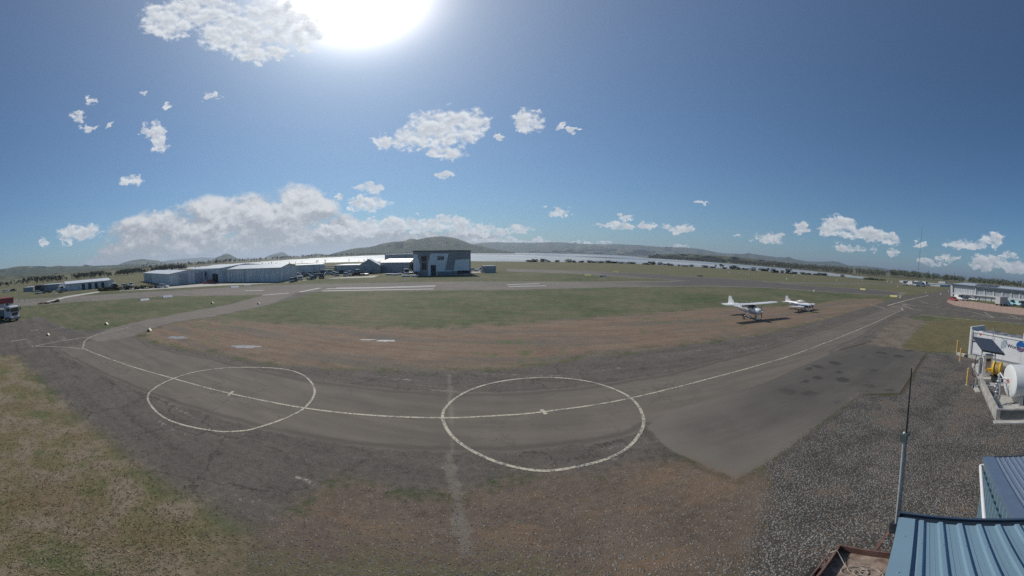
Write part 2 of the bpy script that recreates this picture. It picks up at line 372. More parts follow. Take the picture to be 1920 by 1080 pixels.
# airfield grass: green, with straw coloured and reddish bare patches
g_green = col((0.086, 0.106, 0.048), (nB, 1.2), (nC, 1.2), (nA, 0.8), (nD, 0.8))
g_straw = col((0.150, 0.132, 0.084), (nB, 1.0), (nC, 1.0), (nD, 0.8))
grass = T.mix(T.mr(T.m('ADD', T.m('MULTIPLY', nA, 0.55), T.m('MULTIPLY', strk, 0.5)), 0.47, 0.66), g_green, g_straw)
grass = T.mix(T.m('MULTIPLY', T.mr(nC, 0.57, 0.67), 0.5), grass, (0.055, 0.060, 0.030, 1))
grass = T.mix(T.m('MULTIPLY', T.mr(T.noise(P2, 0.18, 5, 0.65), 0.54, 0.64), 0.6), grass, col((0.150, 0.118, 0.080), (nB, 0.9), (nC, 0.9)))
grass = T.mix(T.m('MULTIPLY', T.mr(T.attr('dist'), 105, 190), 0.55), grass, col((0.150, 0.138, 0.074), (strk, 1.0), (nB, 0.8)))
C0 = grass
C0 = T.mix(msk('runway', 0.9, 2.2), C0, col((0.185, 0.170, 0.152), (nA, 0.7), (strk, 0.9), (nB, 0.4)))
wr = T.m('MULTIPLY', T.mr(T.attr('runway'), 1.0, 4.0), T.mr(T.sep(P)[0], 18, 60))
C0 = T.mix(T.m('MULTIPLY', wr, 0.75), C0, col((0.085, 0.080, 0.080), (strk, 0.8), (nB, 0.5)))
# reddish scoria strip
d_red = col((0.205, 0.140, 0.098), (nB, 0.8), (nC, 0.9), (nD, 0.7), (strk, 0.9))
d_tan = col((0.205, 0.158, 0.118), (nB, 0.6), (nC, 0.8), (nD, 0.6))
d_gry = col((0.150, 0.127, 0.106), (nB, 0.6), (nC, 0.8), (nD, 0.6))
dirt = T.mix(T.mr(strk, 0.38, 0.66), d_red, d_tan)
dirt = T.mix(T.mr(T.noise(T.v('MULTIPLY', P2, (0.05, 0.30, 1)), 1.0, 6, 0.65), 0.44, 0.62), dirt, d_gry)
dirt = T.mix(T.m('MULTIPLY', T.mr(nC, 0.58, 0.66), 0.55), dirt, (0.075, 0.055, 0.042, 1))
dirt = T.mix(T.m('MULTIPLY', T.mr(nD, 0.62, 0.70), 0.5), dirt, (0.34, 0.27, 0.20, 1))
dirt = T.mix(T.m('MULTIPLY', T.mr(nB, 0.52, 0.62), T.mr(nA, 0.46, 0.58)), dirt, g_green)
C0 = T.mix(msk('dirt', 1.6, 5.5), C0, dirt)
# old cracked tarmac and its gravelly shoulder
t_old = col((0.118, 0.106, 0.094), (nB, 0.8), (nC, 1.3), (nD, 1.3), (nE, 1.0), (strk, 0.8))
t_old = T.mix(T.m('MULTIPLY', T.m('MAXIMUM', chipm, T.m('MULTIPLY', T.mr(strk, 0.60, 0.66), T.mr(nC, 0.52, 0.6))), 0.75), t_old, (0.44, 0.41, 0.37, 1))
t_old = T.mix(T.m('MULTIPLY', T.mr(nC, 0.60, 0.66), 0.6), t_old, (0.050, 0.047, 0.045, 1))
ck = nnode(gt, 'ShaderNodeTexVoronoi', {'feature': 'DISTANCE_TO_EDGE'}, Vector=T.v('ADD', P2, T.scale(T.noise(P2, 0.6, 5, 0.65, color=True), 2.6)), Scale=0.30).outputs['Distance']
ckm = T.m('MULTIPLY', T.mr(ck, 0.004, 0.022, 1.0, 0.0), T.mr(nA, 0.40, 0.55))
t_old = T.mix(T.m('MULTIPLY', ckm, 0.7), t_old, (0.045, 0.040, 0.036, 1))
C0 = T.mix(msk('tarmac', 0.45, 2.4), C0, t_old)
# smooth taxiway asphalt: streaked along the direction of travel
tx = col((0.150, 0.132, 0.114), (strk, 0.75), (nA, 0.5), (nB, 0.35), (nE, 0.5), (nD, 0.35))
sq_ = T.m('ADD', T.attr('taxi'), T.m('MULTIPLY', T.m('SUBTRACT', nB, 0.5), 0.7))
tx = T.mix(T.m('MULTIPLY', T.mr(T.m('ABSOLUTE', T.m('SUBTRACT', sq_, 0.35)), 0.05, 0.35, 1.0, 0.0), 0.5), tx, (0.065, 0.058, 0.052, 1))
tx = T.mix(T.m('MULTIPLY', T.m('MULTIPLY', T.mr(ck, 0.002, 0.012, 1.0, 0.0), T.mr(nA, 0.47, 0.56)), 0.6), tx, (0.055, 0.050, 0.045, 1))
tx = T.mix(T.m('MULTIPLY', T.mr(T.noise(T.v('MULTIPLY', P2, (0.16, 0.5, 1)), 1.0, 4, 0.6), 0.50, 0.64), 0.45), tx, col((0.108, 0.096, 0.085), (nD, 0.5), (nE, 0.5)))
C0 = T.mix(msk('taxi', 0.10, 0.7), C0, tx)
C0 = T.mix(msk('link', 0.4, 1.2), C0, col((0.185, 0.168, 0.148), (nA, 0.5), (nB, 0.5), (nC, 0.5), (strk, 0.4)))
sx_ = T.sep(P)[0]
pt = col((0.124, 0.114, 0.102), (nA, 0.6), (nB, 0.6), (nE, 0.5), (strk, 0.5), (nD, 0.3))
pt = T.mix(T.m('MULTIPLY', T.mr(T.attr('patch'), 0.0, 2.5, 1.0, 0.0), 0.5), pt, (0.195, 0.175, 0.155, 1))
pt = T.mix(T.m('MULTIPLY', T.mr(T.m('ADD', sx_, T.m('MULTIPLY', nB, 3.0)), 11.0, 19.0), 0.55), pt, col((0.070, 0.068, 0.066), (nB, 0.6), (nE, 0.6), (strk, 0.6)))
C0 = T.mix(msk('patch', 0.05, 0.22), C0, pt)
stv = nnode(gt, 'ShaderNodeTexVoronoi', None, Vector=T.v('ADD', P2, T.scale(T.noise(P2, 0.8, 4, 0.6, color=True), 1.3)), Scale=0.52)
sx, sy = T.sep(P)[0:2]
sa = T.v('LENGTH', T.v('SUBTRACT', P2, tuple(gp(1628, 683))), (0, 0, 0), 1)
stain = T.m('MULTIPLY', T.mr(stv.outputs['Distance'], 0.26, 0.40, 1.0, 0.0), T.m('MULTIPLY', T.mr(sa, 8.0, 13.0, 1.0, 0.0), T.mr(T.attr('patch'), 0.2, 0.8)))
stain = T.m('MULTIPLY', stain, T.mr(T.sep(stv.outputs['Color'])[1], 0.30, 0.50))
C0 = T.mix(T.m('MULTIPLY', stain, 0.62), C0, (0.032, 0.031, 0.031, 1))
# grey crushed stone
gc = T.mix(pebr[0], (0.125, 0.120, 0.113, 1), (0.285, 0.274, 0.256, 1))
gc = T.mix(T.mr(pebr[1], 0.95, 0.97), gc, (0.27, 0.185, 0.12, 1))
gc = T.mix(T.mr(vs.outputs['Distance'], 0.30, 0.62), gc, (0.075, 0.070, 0.064, 1))
gc = T.v('MULTIPLY', gc, T.comb(*[T.m('MULTIPLY', T.mr(nB, 0.3, 0.7, 0.70, 1.25), T.mr(nD, 0.3, 0.7, 0.6, 1.4))]*3))
gc = T.mix(T.m('MULTIPLY', T.mr(T.m('ADD', nB, T.m('MULTIPLY', nA, 0.4)), 0.72, 0.86), 0.55), gc, (0.15, 0.105, 0.075, 1))
# brown gravelly earth with orange streaks
bs = T.noise(T.v('MULTIPLY', T.v('ADD', P2, T.scale(T.noise(P2, 0.3, 3, 0.5, color=True), 1.5)), (0.22, 0.8, 1)), 1.0, 5, 0.6)
bc = col((0.142, 0.112, 0.088), (nB, 1.1), (nC, 1.2), (nD, 1.1), (nE, 1.0))
bc = T.mix(T.m('MULTIPLY', T.mr(bs, 0.48, 0.68), 0.8), bc, col((0.190, 0.132, 0.088), (nC, 0.8), (nD, 1.0), (nE, 0.9)))
bc = T.mix(T.m('MULTIPLY', T.mr(pebr[1], 0.86, 0.90), T.mr(vs.outputs['Distance'], 0.22, 0.34, 1.0, 0.0)), bc, (0.34, 0.28, 0.21, 1))
bc = T.mix(T.m('MULTIPLY', T.mr(nC, 0.62, 0.68), 0.6), bc, (0.055, 0.046, 0.040, 1))
C0 = T.mix(msk('brown', 0.7, 2.2), C0, bc)
C0 = T.mix(msk('gravel', 0.35, 1.4), C0, gc)
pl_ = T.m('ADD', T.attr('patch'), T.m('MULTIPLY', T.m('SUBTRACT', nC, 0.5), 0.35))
soil_shade = T.m('MULTIPLY', T.mr(pl_, -0.60, -0.05), T.m('MULTIPLY', T.mr(pl_, -0.06, 0.0, 1.0, 0.0), T.mr(T.attr('taxi'), -0.9, 0.25, 1.0, 0.0)))
C0 = T.mix(T.m('MULTIPLY', soil_shade, 0.9), C0, (0.060, 0.045, 0.034, 1))  # dark soil border, with the patch edge's shadow put into the same colour
C0 = T.mix(T.m('MULTIPLY', msk('trench', 0.10, 0.45), 0.75), C0, col((0.185, 0.165, 0.143), (nB, 0.6), (nC, 0.8), (nE, 0.5)))
C0 = T.mix(T.m('MULTIPLY', msk('moss', 0.8, 4.0), 0.8), C0, col((0.118, 0.108, 0.060), (nC, 1.3), (nD, 1.3), (nE, 1.2)))
# thin dry verge grass
vg = T.mix(T.mr(nB, 0.42, 0.6), col((0.150, 0.132, 0.070), (nC, 1.4), (nD, 1.5), (nE, 1.3)), col((0.215, 0.178, 0.130), (nC, 1.3), (nD, 1.3), (nE, 1.2)))
vg = T.mix(T.mr(T.noise(P2, 0.32, 4, 0.6), 0.55, 0.68), vg, col((0.105, 0.122, 0.056), (nC, 1.2), (nD, 1.1), (nE, 0.9)))
vg = T.mix(T.m('MULTIPLY', T.mr(T.noise(P2, 0.22, 5, 0.65), 0.50, 0.64), 0.7), vg, col((0.165, 0.118, 0.075), (nC, 1.2), (nD, 1.2), (nE, 1.0)))
vg = T.mix(T.m('MULTIPLY', T.mr(nC, 0.58, 0.66), 0.55), vg, (0.060, 0.055, 0.036, 1))
C0 = T.mix(msk('verge', 0.9, 3.2), C0, vg)
C0 = T.mix(msk('mottle', 0.7, 2.0), C0, col((0.165, 0.138, 0.112), (nB, 1.3), (nC, 1.6), (nD, 1.2)))
C0 = T.mix(msk('lawn', 0.35, 1.0), C0, col((0.135, 0.118, 0.062), (nA, 0.6), (nB, 1.0), (nC, 1.2), (nD, 1.2)))
C0 = T.mix(msk('yard', 0.3, 0.8), C0, col((0.38, 0.27, 0.22), (nB, 0.9), (nC, 1.0)))
C0 = T.mix(msk('concrete', 0.3, 0.8), C0, col((0.46, 0.45, 0.42), (nB, 0.3), (nC, 0.3)))
C0 = T.mix(T.mr(T.attr('lake'), -1.5, 2.0), C0, (0.10, 0.095, 0.075, 1))
C0 = T.v('MULTIPLY', C0, (1.03, 1.0, 0.945))
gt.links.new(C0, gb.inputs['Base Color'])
gb.inputs['Roughness'].default_value = 0.9; gb.inputs['Specular IOR Level'].default_value = 0.25
hgt = T.m('ADD', T.m('MULTIPLY', nD, 0.6), T.m('ADD', T.m('MULTIPLY', nE, 0.35), T.m('MULTIPLY', nC, 0.9)))
rough_m = T.m('SUBTRACT', 1.0, T.m('MULTIPLY', T.mr(T.attr('taxi'), -0.2, 0.2), 0.90))
hgt = T.m('ADD', hgt, T.m('MULTIPLY', peb, T.m('MULTIPLY', T.mr(T.attr('gravel'), -0.3, 0.3), 0.7)))
bstr = T.m('MULTIPLY', rough_m, 0.9)
bn = nnode(gt, 'ShaderNodeBump', None, Height=hgt, Strength=bstr, Distance=0.05)
gt.links.new(bn.outputs[0], gb.inputs['Normal'])

order = ['runway', 'dirt', 'tarmac', 'link', 'taxi', 'patch', 'brown', 'gravel', 'trench', 'moss', 'verge', 'mottle', 'lawn', 'yard', 'concrete']
nice = {'runway': 'runway', 'dirt': 'dirt_strip', 'tarmac': 'old_tarmac', 'taxi': 'taxiway', 'link': 'taxiway_link', 'patch': 'asphalt_patch', 'brown': 'bare_earth', 'gravel': 'gravel_ground', 'trench': 'sealed_trench', 'moss': 'mossy_ground',
        'verge': 'dry_verge', 'mottle': 'stony_ground', 'lawn': 'lawn', 'yard': 'gravel_yard', 'concrete': 'concrete_apron'}
reg = np.zeros(len(q), int)
for k, nme in enumerate(order):
    fm = fields[nme][q].mean(1); reg[fm > 0] = k+1
keep = np.ones(len(q), bool)
def sub_mesh(name, faces):
    u, inv = np.unique(faces, return_inverse=True); inv = inv.reshape(faces.shape)
    me = bpy.data.meshes.new(name); me.vertices.add(len(u)); me.vertices.foreach_set('co', V[u].astype(np.float32).ravel())
    me.loops.add(faces.size); me.loops.foreach_set('vertex_index', inv.astype(np.int32).ravel())
    me.polygons.add(len(faces)); me.polygons.foreach_set('loop_start', np.arange(0, faces.size, 4, dtype=np.int32))
    me.update(calc_edges=True); me.validate()
    for k, v in fields.items():
        a = me.attributes.new(k, 'FLOAT', 'POINT'); a.data.foreach_set('value', v[u].astype(np.float32))
    a = me.attributes.new('dist', 'FLOAT', 'POINT'); a.data.foreach_set('value', rfl[u].astype(np.float32))
    me.materials.append(gm); me.polygons.foreach_set('use_smooth', [True]*len(me.polygons))
    o = bpy.data.objects.new(name, me); COL.objects.link(o); return struct(o)
sub_mesh('grass_field', q[reg == 0])
for k, nme in enumerate(order):
    if (reg == k+1).any(): sub_mesh(nice[nme], q[reg == k+1])
# close the little hole straight under the camera
hb = MB(); hb.add([Vector((V[i][0], V[i][1], 0)) for i in idx[0]], [tuple(range(NA-1, -1, -1))]); struct(hb.build('ground', gm))

# the lake
wm = bpy.data.materials.new("lake_water"); wm.use_nodes = True; T2 = NT(wm.node_tree); wb = wm.node_tree.nodes['Principled BSDF']
Pw = nnode(wm.node_tree, 'ShaderNodeNewGeometry').outputs['Position']
wn = T2.noise(T2.v('MULTIPLY', Pw, (0.02, 0.02, 0)), 1.0, 5, 0.6); wn2 = T2.noise(T2.v('MULTIPLY', Pw, (0.0035, 0.0016, 0)), 1.0, 4, 0.55)
wm.node_tree.links.new(T2.mix(T2.mr(wn2, 0.4, 0.6), (0.30, 0.335, 0.345, 1), (0.46, 0.47, 0.46, 1)), wb.inputs['Base Color'])
wm.node_tree.links.new(T2.mr(wn2, 0.35, 0.65, 0.42, 0.56), wb.inputs['Roughness'])
wb.inputs['IOR'].default_value = 1.33; wb.inputs['Metallic'].default_value = 0.35
wbn = nnode(wm.node_tree, 'ShaderNodeBump', None, Height=T2.noise(T2.v('MULTIPLY', Pw, (0.35, 0.35, 0)), 1.0, 4, 0.6), Strength=0.35, Distance=0.4)
wm.node_tree.links.new(wbn.outputs[0], wb.inputs['Normal'])
la = np.arange(-63.5, 67.6, 0.5); nn = LK2n(la)-10; ff = np.interp(la, LK[:, 0], LK[:, 2])+20
lv = []; lf = []
for i, a in enumerate(la):
    for t in np.linspace(0, 1, 9):
        r = nn[i]+(ff[i]-nn[i])*t**1.6; lv.append((r*math.sin(R(a)), r*math.cos(R(a)), -1.15))
for i in range(len(la)-1):
    for k in range(8): lf.append((i*9+k, i*9+k+1, (i+1)*9+k+1, (i+1)*9+k))
struct(MB().add(lv, lf).build('water', wm))
# dark sandbars that break the water
sbm = mat('wet_sand', (0.07, 0.068, 0.06), 0.8, var=0.3, scale=0.02)
def bar_px(pts, name='sandbar'):
    b = MB(); up_, dn = [], []
    n = len(pts)
    for i, (x, y, h) in enumerate(pts):
        up_.append(gp(x, y-h, -1.12)); dn.append(gp(x, y+h, -1.12))
    P_ = [Vector(p) for p in up_]+[Vector(p) for p in dn]
    b.add(P_, [(i, i+1, n+i+1, n+i) for i in range(n-1)])
    return struct(b.build(name, sbm))
bar_px([(1078, 481.3, .1), (1110, 482, .5), (1140, 483.2, .8), (1165, 484.2, .5), (1182, 485, .1)])
bar_px([(880, 477.9, .1), (930, 477.3, .35), (980, 477.3, .3), (1050, 478.6, .1)])

# ---------------------------------------------------------------- painted markings
def paint_mat(name, c, wear):
    m = bpy.data.materials.new(name); m.use_nodes = True; t = NT(m.node_tree); b = m.node_tree.nodes['Principled BSDF']
    p = nnode(m.node_tree, 'ShaderNodeNewGeometry').outputs['Position']
    n = t.noise(p, 7.0, 7, 0.8); n2 = t.noise(p, 0.9, 5, 0.7)
    k = t.m('ADD', n, t.m('MULTIPLY', n2, 0.5))
    m.node_tree.links.new(t.mix(t.mr(k, wear, wear+0.10), c4(c), (0.16, 0.148, 0.138, 1)), b.inputs['Base Color'])
    b.inputs['Roughness'].default_value = 0.8; return m
PW = paint_mat('worn_cream_paint', (0.50, 0.445, 0.33), 0.72); PF = paint_mat('faded_cream_paint', (0.42, 0.39, 0.33), 0.76)
PR = paint_mat('runway_white_paint', (0.46, 0.45, 0.42), 0.84)
zc = [0.006]
def ribbon(px, w, m=PW, name='painted_line', closed=False, z=None):
    pts = ground_line(px, 10); n = len(pts); vs_, fs = [], []
    z = z if z is not None else 0.008
    for i, p in enumerate(pts):
        a = pts[i-1] if i > 0 else (pts[-2] if closed else p); c = pts[i+1] if i < n-1 else (pts[1] if closed else p)
        t = np.array(c)-np.array(a); t = t/(np.linalg.norm(t)+1e-9); nn_ = np.array([-t[1], t[0]])
        vs_ += [(p[0]+nn_[0]*w/2, p[1]+nn_[1]*w/2, z), (p[0]-nn_[0]*w/2, p[1]-nn_[1]*w/2, z)]
    for i in range(n-1): fs.append((2*i, 2*i+1, 2*i+3, 2*i+2))
    return struct(MB().add(vs_, fs).build(name, m))
def spline(pts, n=12):
    out = []; P_ = [np.array(p, float) for p in pts]
    for i in range(len(P_)-1):
        p0, p1, p2, p3 = P_[max(i-1, 0)], P_[i], P_[i+1], P_[min(i+2, len(P_)-1)]
        for k in range(n):
            t = k/n
            out.append(tuple(0.5*((2*p1)+(-p0+p2)*t+(2*p0-5*p1+4*p2-p3)*t*t+(-p0+3*p1-3*p2+p3)*t**3)))
    out.append(tuple(P_[-1])); return out
ribbon(spline([(240,614),(215,620),(190,626),(170,632),(159,640),(157,648),(162,656),(240,685),(330,711),(432,738),(570,765),(700,779),(830,783.5),(930,779.5),(1020,772),(1185,746),(1440,680),(1560,638),(1640,605),(1683,585),(1693,582)], 6), 0.15)
ribbon([(1693,582),(1690,577),(1664,573)], 0.34)
ribbon([(1664,573),(1700,563),(1740,554)], 0.5)
ribbon(spline([(159,655),(120,651),(60,649)], 4), 0.16, PF); ribbon([(165,632),(110,640),(60,650)], 0.16, PF)
ribbon([(57,620),(72,618)], 0.30); ribbon([(20,640),(50,636)], 0.25, PF)
def circle(pts):
    g2 = ground_line(spline(pts+[pts[0]], 8), 4)
    A_ = np.stack([2*g2[:, 0], 2*g2[:, 1], np.ones(len(g2))], 1); s = np.linalg.lstsq(A_, (g2**2).sum(1), rcond=None)[0]
    return g2
def ring_px(pts, w, gaps=()):
    sp = spline([pts[-1]]+pts+pts[:2], 10)[10:-10]
    return ribbon(sp, w, PW, 'painted_circle', True, 0.012)
ring_px([(277,748),(290,728),(330,708),(380,695),(450,689),(530,692),(572,706),(590,732),(578,758),(545,780),(480,803),(440,809),(400,808),(340,796),(300,778)], 0.14)
ring_px([(830,783),(842,757),(880,732),(940,715),(1018,708),(1090,713),(1150,729),(1190,753),(1207,788),(1195,820),(1165,848),(1110,869),(1025,883),(950,872),(890,848),(848,818)], 0.165)
ribbon([(428,742),(437,734)], 0.18, z=0.013); ribbon([(1015,768),(1024,777)], 0.22, z=0.013)
for a in [[(612,541.5),(700,540.2),(815,537.3)],[(605,545.5),(700,543.8),(813,541.7)],[(630,540),(720,538.6),(817,535.4)],[(950,533.6),(1012,531.8)],[(953,537.2),(1024,535.8)]]: ribbon(a, 1.3, PR)
ribbon([(562,547.5),(600,540)], 1.1, PR); ribbon([(492,553.5),(542,549.5)], 0.9, PR); ribbon([(460,545),(494,544.6)], 1.6, PF)
ribbon([(1692,572),(1701,570)], .3, PW)
ribbon([(1692,573),(1712,580),(1728,582)], 0.3, PW); ribbon([(1630,571),(1660,579)], 0.3, PF)
ribbon([(1724,564),(1740,569),(1758,571)], 0.3, PF); ribbon([(1725,590),(1790,597),(1880,604),(1935,609)], 0.35, PW)
ribbon([(1700,571),(1760,577),(1820,585)], 0.25, PF)
for a in [[(1822,585),(1863,596)],[(1846,586),(1864,596)],[(1820,592),(1863,596)],[(1880,588.5),(1895,591),(1914,599)],[(1864,594),(1930,599)]]: ribbon(a, 0.32, PW if a[0][0] != 1864 else PF)
# long faint sealed trench across the tarmac and the pale puddles
def blob(cx, cy, rx, ry, m, name, seed=0):
    r0 = random.Random(seed); pts = []
    for k in range(26):
        a = 2*math.pi*k/26; s = 0.7+0.5*r0.random(); pts.append((cx+rx*s*math.cos(a), cy+ry*s*math.sin(a)))
    g2 = ground_line(pts, 50); b = MB(); c = g2.mean(0)
    b.add([(c[0], c[1], .006)]+[(p[0], p[1], .006) for p in g2], [(0, i+1, (i+1) % len(g2)+1) for i in range(len(g2))])
    return struct(b.build(name, m))
pm = mat('puddle_water', (0.24, 0.23, 0.22), 0.42, var=0.25, scale=2.0, spec=0.5)

blob(332, 633, 20, 2.6, pm, 'puddle', 1); blob(460, 650, 26, 3.0, pm, 'puddle', 2); blob(725, 639, 20, 1.7, pm, 'puddle', 3); blob(690, 637, 18, 0.8, pm, 'puddle', 4)
# ================================================================ FAR TERRAIN
def hill_mat(name, c1, c2, c3, sc):
    m = bpy.data.materials.new(name); m.use_nodes = True; t = NT(m.node_tree); b = m.node_tree.nodes['Principled BSDF']
    p = nnode(m.node_tree, 'ShaderNodeNewGeometry').outputs['Position']
    n = t.noise(p, sc, 6, 0.65); n2 = t.noise(p, sc*9, 5, 0.75)
    c = t.mix(t.mr(n2, 0.35, 0.65), c4(c1), c4(c2)); c = t.mix(t.mr(n, 0.57, 0.63), c, c4(c3))
    m.node_tree.links.new(c, b.inputs['Base Color']); b.inputs['Roughness'].default_value = 0.95; b.inputs['Specular IOR Level'].default_value = 0.1
    return m
HM = hill_mat('hill_forest', (0.030, 0.042, 0.020), (0.070, 0.085, 0.038), (0.15, 0.145, 0.070), 0.0022)
HG = hill_mat('hill_pasture', (0.055, 0.062, 0.030), (0.11, 0.105, 0.055), (0.24, 0.205, 0.12), 0.006)
def hill(px, dist, m=HM, depth=0.55, rough=0.16, name='hill', seed=0):
    r0 = np.random.default_rng(seed)
    pe = np.array([azel(x, y) for x, y in px]); a0, a1 = pe[0, 0], pe[-1, 0]
    n = max(24, int((a1-a0)/0.22)); aa = np.linspace(a0, a1, n); ee = np.interp(aa, pe[:, 0], pe[:, 1])
    hr = H+dist*np.tan(np.radians(ee)); hr = np.maximum(hr, 1.0)
    def smooth_noise(k):
        x = np.linspace(0, 1, k); return np.interp(np.linspace(0, 1, n), x, r0.standard_normal(k))
    prof = [(1-depth*0.55, 0.0), (1-depth*0.44, 0.10), (1-depth*0.34, 0.27), (1-depth*0.24, 0.47), (1-depth*0.15, 0.70), (1-depth*0.06, 0.90), (1.0, 1.0), (1.05, 0.93), (1.15, 0.6), (1.3, 0.0)]
    vs_, fs = [], []
    bulge = [smooth_noise(max(6, n//5)) for _ in prof]
    for k, (rd, hh) in enumerate(prof):
        for i in range(n):
            f = hh if hh in (0.0, 1.0) else max(0.02, hh*(1+rough*bulge[k][i]))
            j = 1.0+(0.02*bulge[(k+3) % len(prof)][i] if 0 < k < 6 else 0)
            r = dist*rd*j; z = hr[i]*f
            if k < 6: z = min(z, (hr[i]-H)*rd*0.985+H) if hr[i] > H else z
            if hh == 0.0: z = -3.0
            vs_.append((r*math.sin(R(aa[i])), r*math.cos(R(aa[i])), z))
    for k in range(len(prof)-1):
        for i in range(n-1): fs.append((k*n+i, k*n+i+1, (k+1)*n+i+1, (k+1)*n+i))
    return struct(MB().add(vs_, fs).build(name, m, smooth=70))
hill([(-30,510),(0,505),(15,503),(28,500.5),(40,499),(75,499),(92,500),(110,499),(130,499),(150,499),(175,498.5),(200,497.5),(235,496),(262,495)], 3000, seed=1)
hill([(200,501),(216,498.5),(232,492),(250,487.5),(268,485.5),(285,487.5),(300,490),(322,494)], 5200, seed=2)
hill([(280,494),(310,489),(335,486),(360,484),(380,482.5),(420,484),(450,487),(480,487.5),(520,487),(560,486),(600,484)], 9000, seed=3, depth=.35)
hill([(365,500),(385,493),(400,486.5),(412,480.5),(420,476.5),(426,475.5),(432,477.5),(442,483),(456,489),(475,490.5),(490,492)], 4200, seed=4)
hill([(478,489),(494,485),(503,479.5),(515,476),(527,472.3),(533,473.5),(541,479),(553,484),(566,487)], 6500, seed=5)
hill([(548,488),(565,483),(578,478),(590,475.5),(602,475.8),(616,478.5),(632,481),(650,482)], 4600, seed=6)
hill([(606,482),(625,475),(645,470),(660,466.5),(675,464.5),(690,463.5),(703,461),(715,457),(735,453.5),(760,451.5),(768,448),(775,447.2),(782,449.5),(797,446),(815,443.5),(830,443),(845,444.5),(858,448),(870,452),(885,458),(900,461.5),(920,466),(945,470),(965,473)], 3000, seed=7, rough=.22)
hill([(860,462),(885,457.5),(905,455),(920,454.2),(960,454.8),(1000,455),(1030,454.2),(1052,454),(1075,456),(1100,457.5),(1130,458),(1160,457.5),(1200,460),(1240,463),(1280,464),(1300,465),(1320,468),(1345,473.5),(1360,475),(1385,476),(1410,476),(1440,480),(1470,484),(1480,483),(1495,487),(1515,490),(1540,490.5),(1560,490),(1575,492.5),(1592,498),(1610,499.5),(1625,499.5),(1650,502),(1680,508)], 6200, seed=8)
hill([(1590,503),(1640,508),(1690,508.5),(1705,509),(1720,509.5),(1740,512.5),(1770,519),(1790,522),(1812,524.5),(1830,525),(1850,527),(1870,528),(1890,530),(1910,535),(1935,538)], 5200, seed=9)
hill([(1216,479),(1230,477),(1260,476),(1300,477),(1340,479),(1385,482),(1440,488.5),(1490,494)], 1750, HG, depth=.22, seed=10)
hill([(990,470),(1060,467.5),(1110,468),(1160,467),(1190,468),(1230,471)], 4700, HG, depth=.12, seed=12)
hill([(-30,520),(30,518),(90,513.5),(150,508.5),(200,504.5),(260,499.5),(330,494.5),(420,488.5)], 1500, HG, depth=.55, seed=11)

# ================================================================ TREES AND BUSHES
LEAF = mat('dark_foliage', (0.058, 0.072, 0.034), 0.8, var=0.55, scale=1.2); LEAF2 = mat('olive_foliage', (0.072, 0.082, 0.040), 0.8, var=0.5, scale=1.0)
LEAF3 = mat('grey_foliage', (0.095, 0.092, 0.070), 0.85, var=0.5, scale=0.3)
BARK = mat('pale_bark', (0.22, 0.19, 0.16), 0.9, var=0.4)
def crown(b, c, r, n, r0, size, lumps=7, m=0):
    cs = [(c[0]+r[0]*0.62*(r0.random()*2-1), c[1]+r[1]*0.62*(r0.random()*2-1), c[2]+r[2]*0.60*(r0.random()*2-1), 0.32+0.30*r0.random()) for _ in range(lumps)]
    for i in range(n):
        cx, cy, cz, k = cs[i % lumps]
        d = Vector((r0.gauss(0, 1), r0.gauss(0, 1), r0.gauss(0, 1))).normalized()*(r0.random()**0.4)*k
        p = Vector((cx+d.x*r[0], cy+d.y*r[1], max(0.05, cz+d.z*r[2])))
        u = Vector((r0.gauss(0, 1), r0.gauss(0, 1), r0.gauss(0, 1))).normalized(); w = u.orthogonal().normalized(); s = size*(0.6+0.8*r0.random())
        b.add([p+u*s, p+w*s*0.6, p-u*s, p-w*s*0.6], [(0, 1, 2, 3)], m)
def bush_mesh(seed, tall=0.8, n=260):
    r0 = random.Random(seed); b = MB()
    crown(b, (0, 0, 0.40*tall), (0.66, 0.58, 0.55*tall), n, r0, 0.11, 11); crown(b, (0, 0, 0.14), (0.62, 0.5, 0.16), 90, r0, 0.10, 6)
    return b.mesh('bush', LEAF if seed % 3 else LEAF2)
BUSH = [bush_mesh(s, 0.9+0.25*(s % 3)) for s in range(6)]
def tree_parts(seed):
    r0 = random.Random(seed); tb = MB(); tb.tube([(0, 0, 0), (0.02, 0.01, 0.25), (-0.01, 0.03, 0.5), (0.03, 0, 0.85)], 0.018, 6)
    tb.cyl((0, 0.02, .35), (.2, .05, .62), .012, .006, 5); tb.cyl((0, 0.02, .45), (-.2, -.08, .7), .012, .006, 5)
    cb = MB(); crown(cb, (0, 0, 0.66), (0.36, 0.34, 0.32), 320, r0, 0.055, 10)
    return tb.mesh('trunk', BARK), cb.mesh('crown', LEAF2 if seed % 2 else LEAF)
TREE = [tree_parts(s) for s in (21, 22, 23)]
def put_bush(x, y, wpx, hpx, i, label, group):
    P_ = gp(x, y, 0); D = P_.length; w = R(wpx/S)*D; h = R(hpx/S)*D
    o = bpy.data.objects.new('bush', BUSH[i % 6]); COL.objects.link(o); o.location = P_; o.scale = (w, w*0.8, h); o.rotation_euler = (0, 0, i*1.3)
    return tag(o, label, 'bush', group)
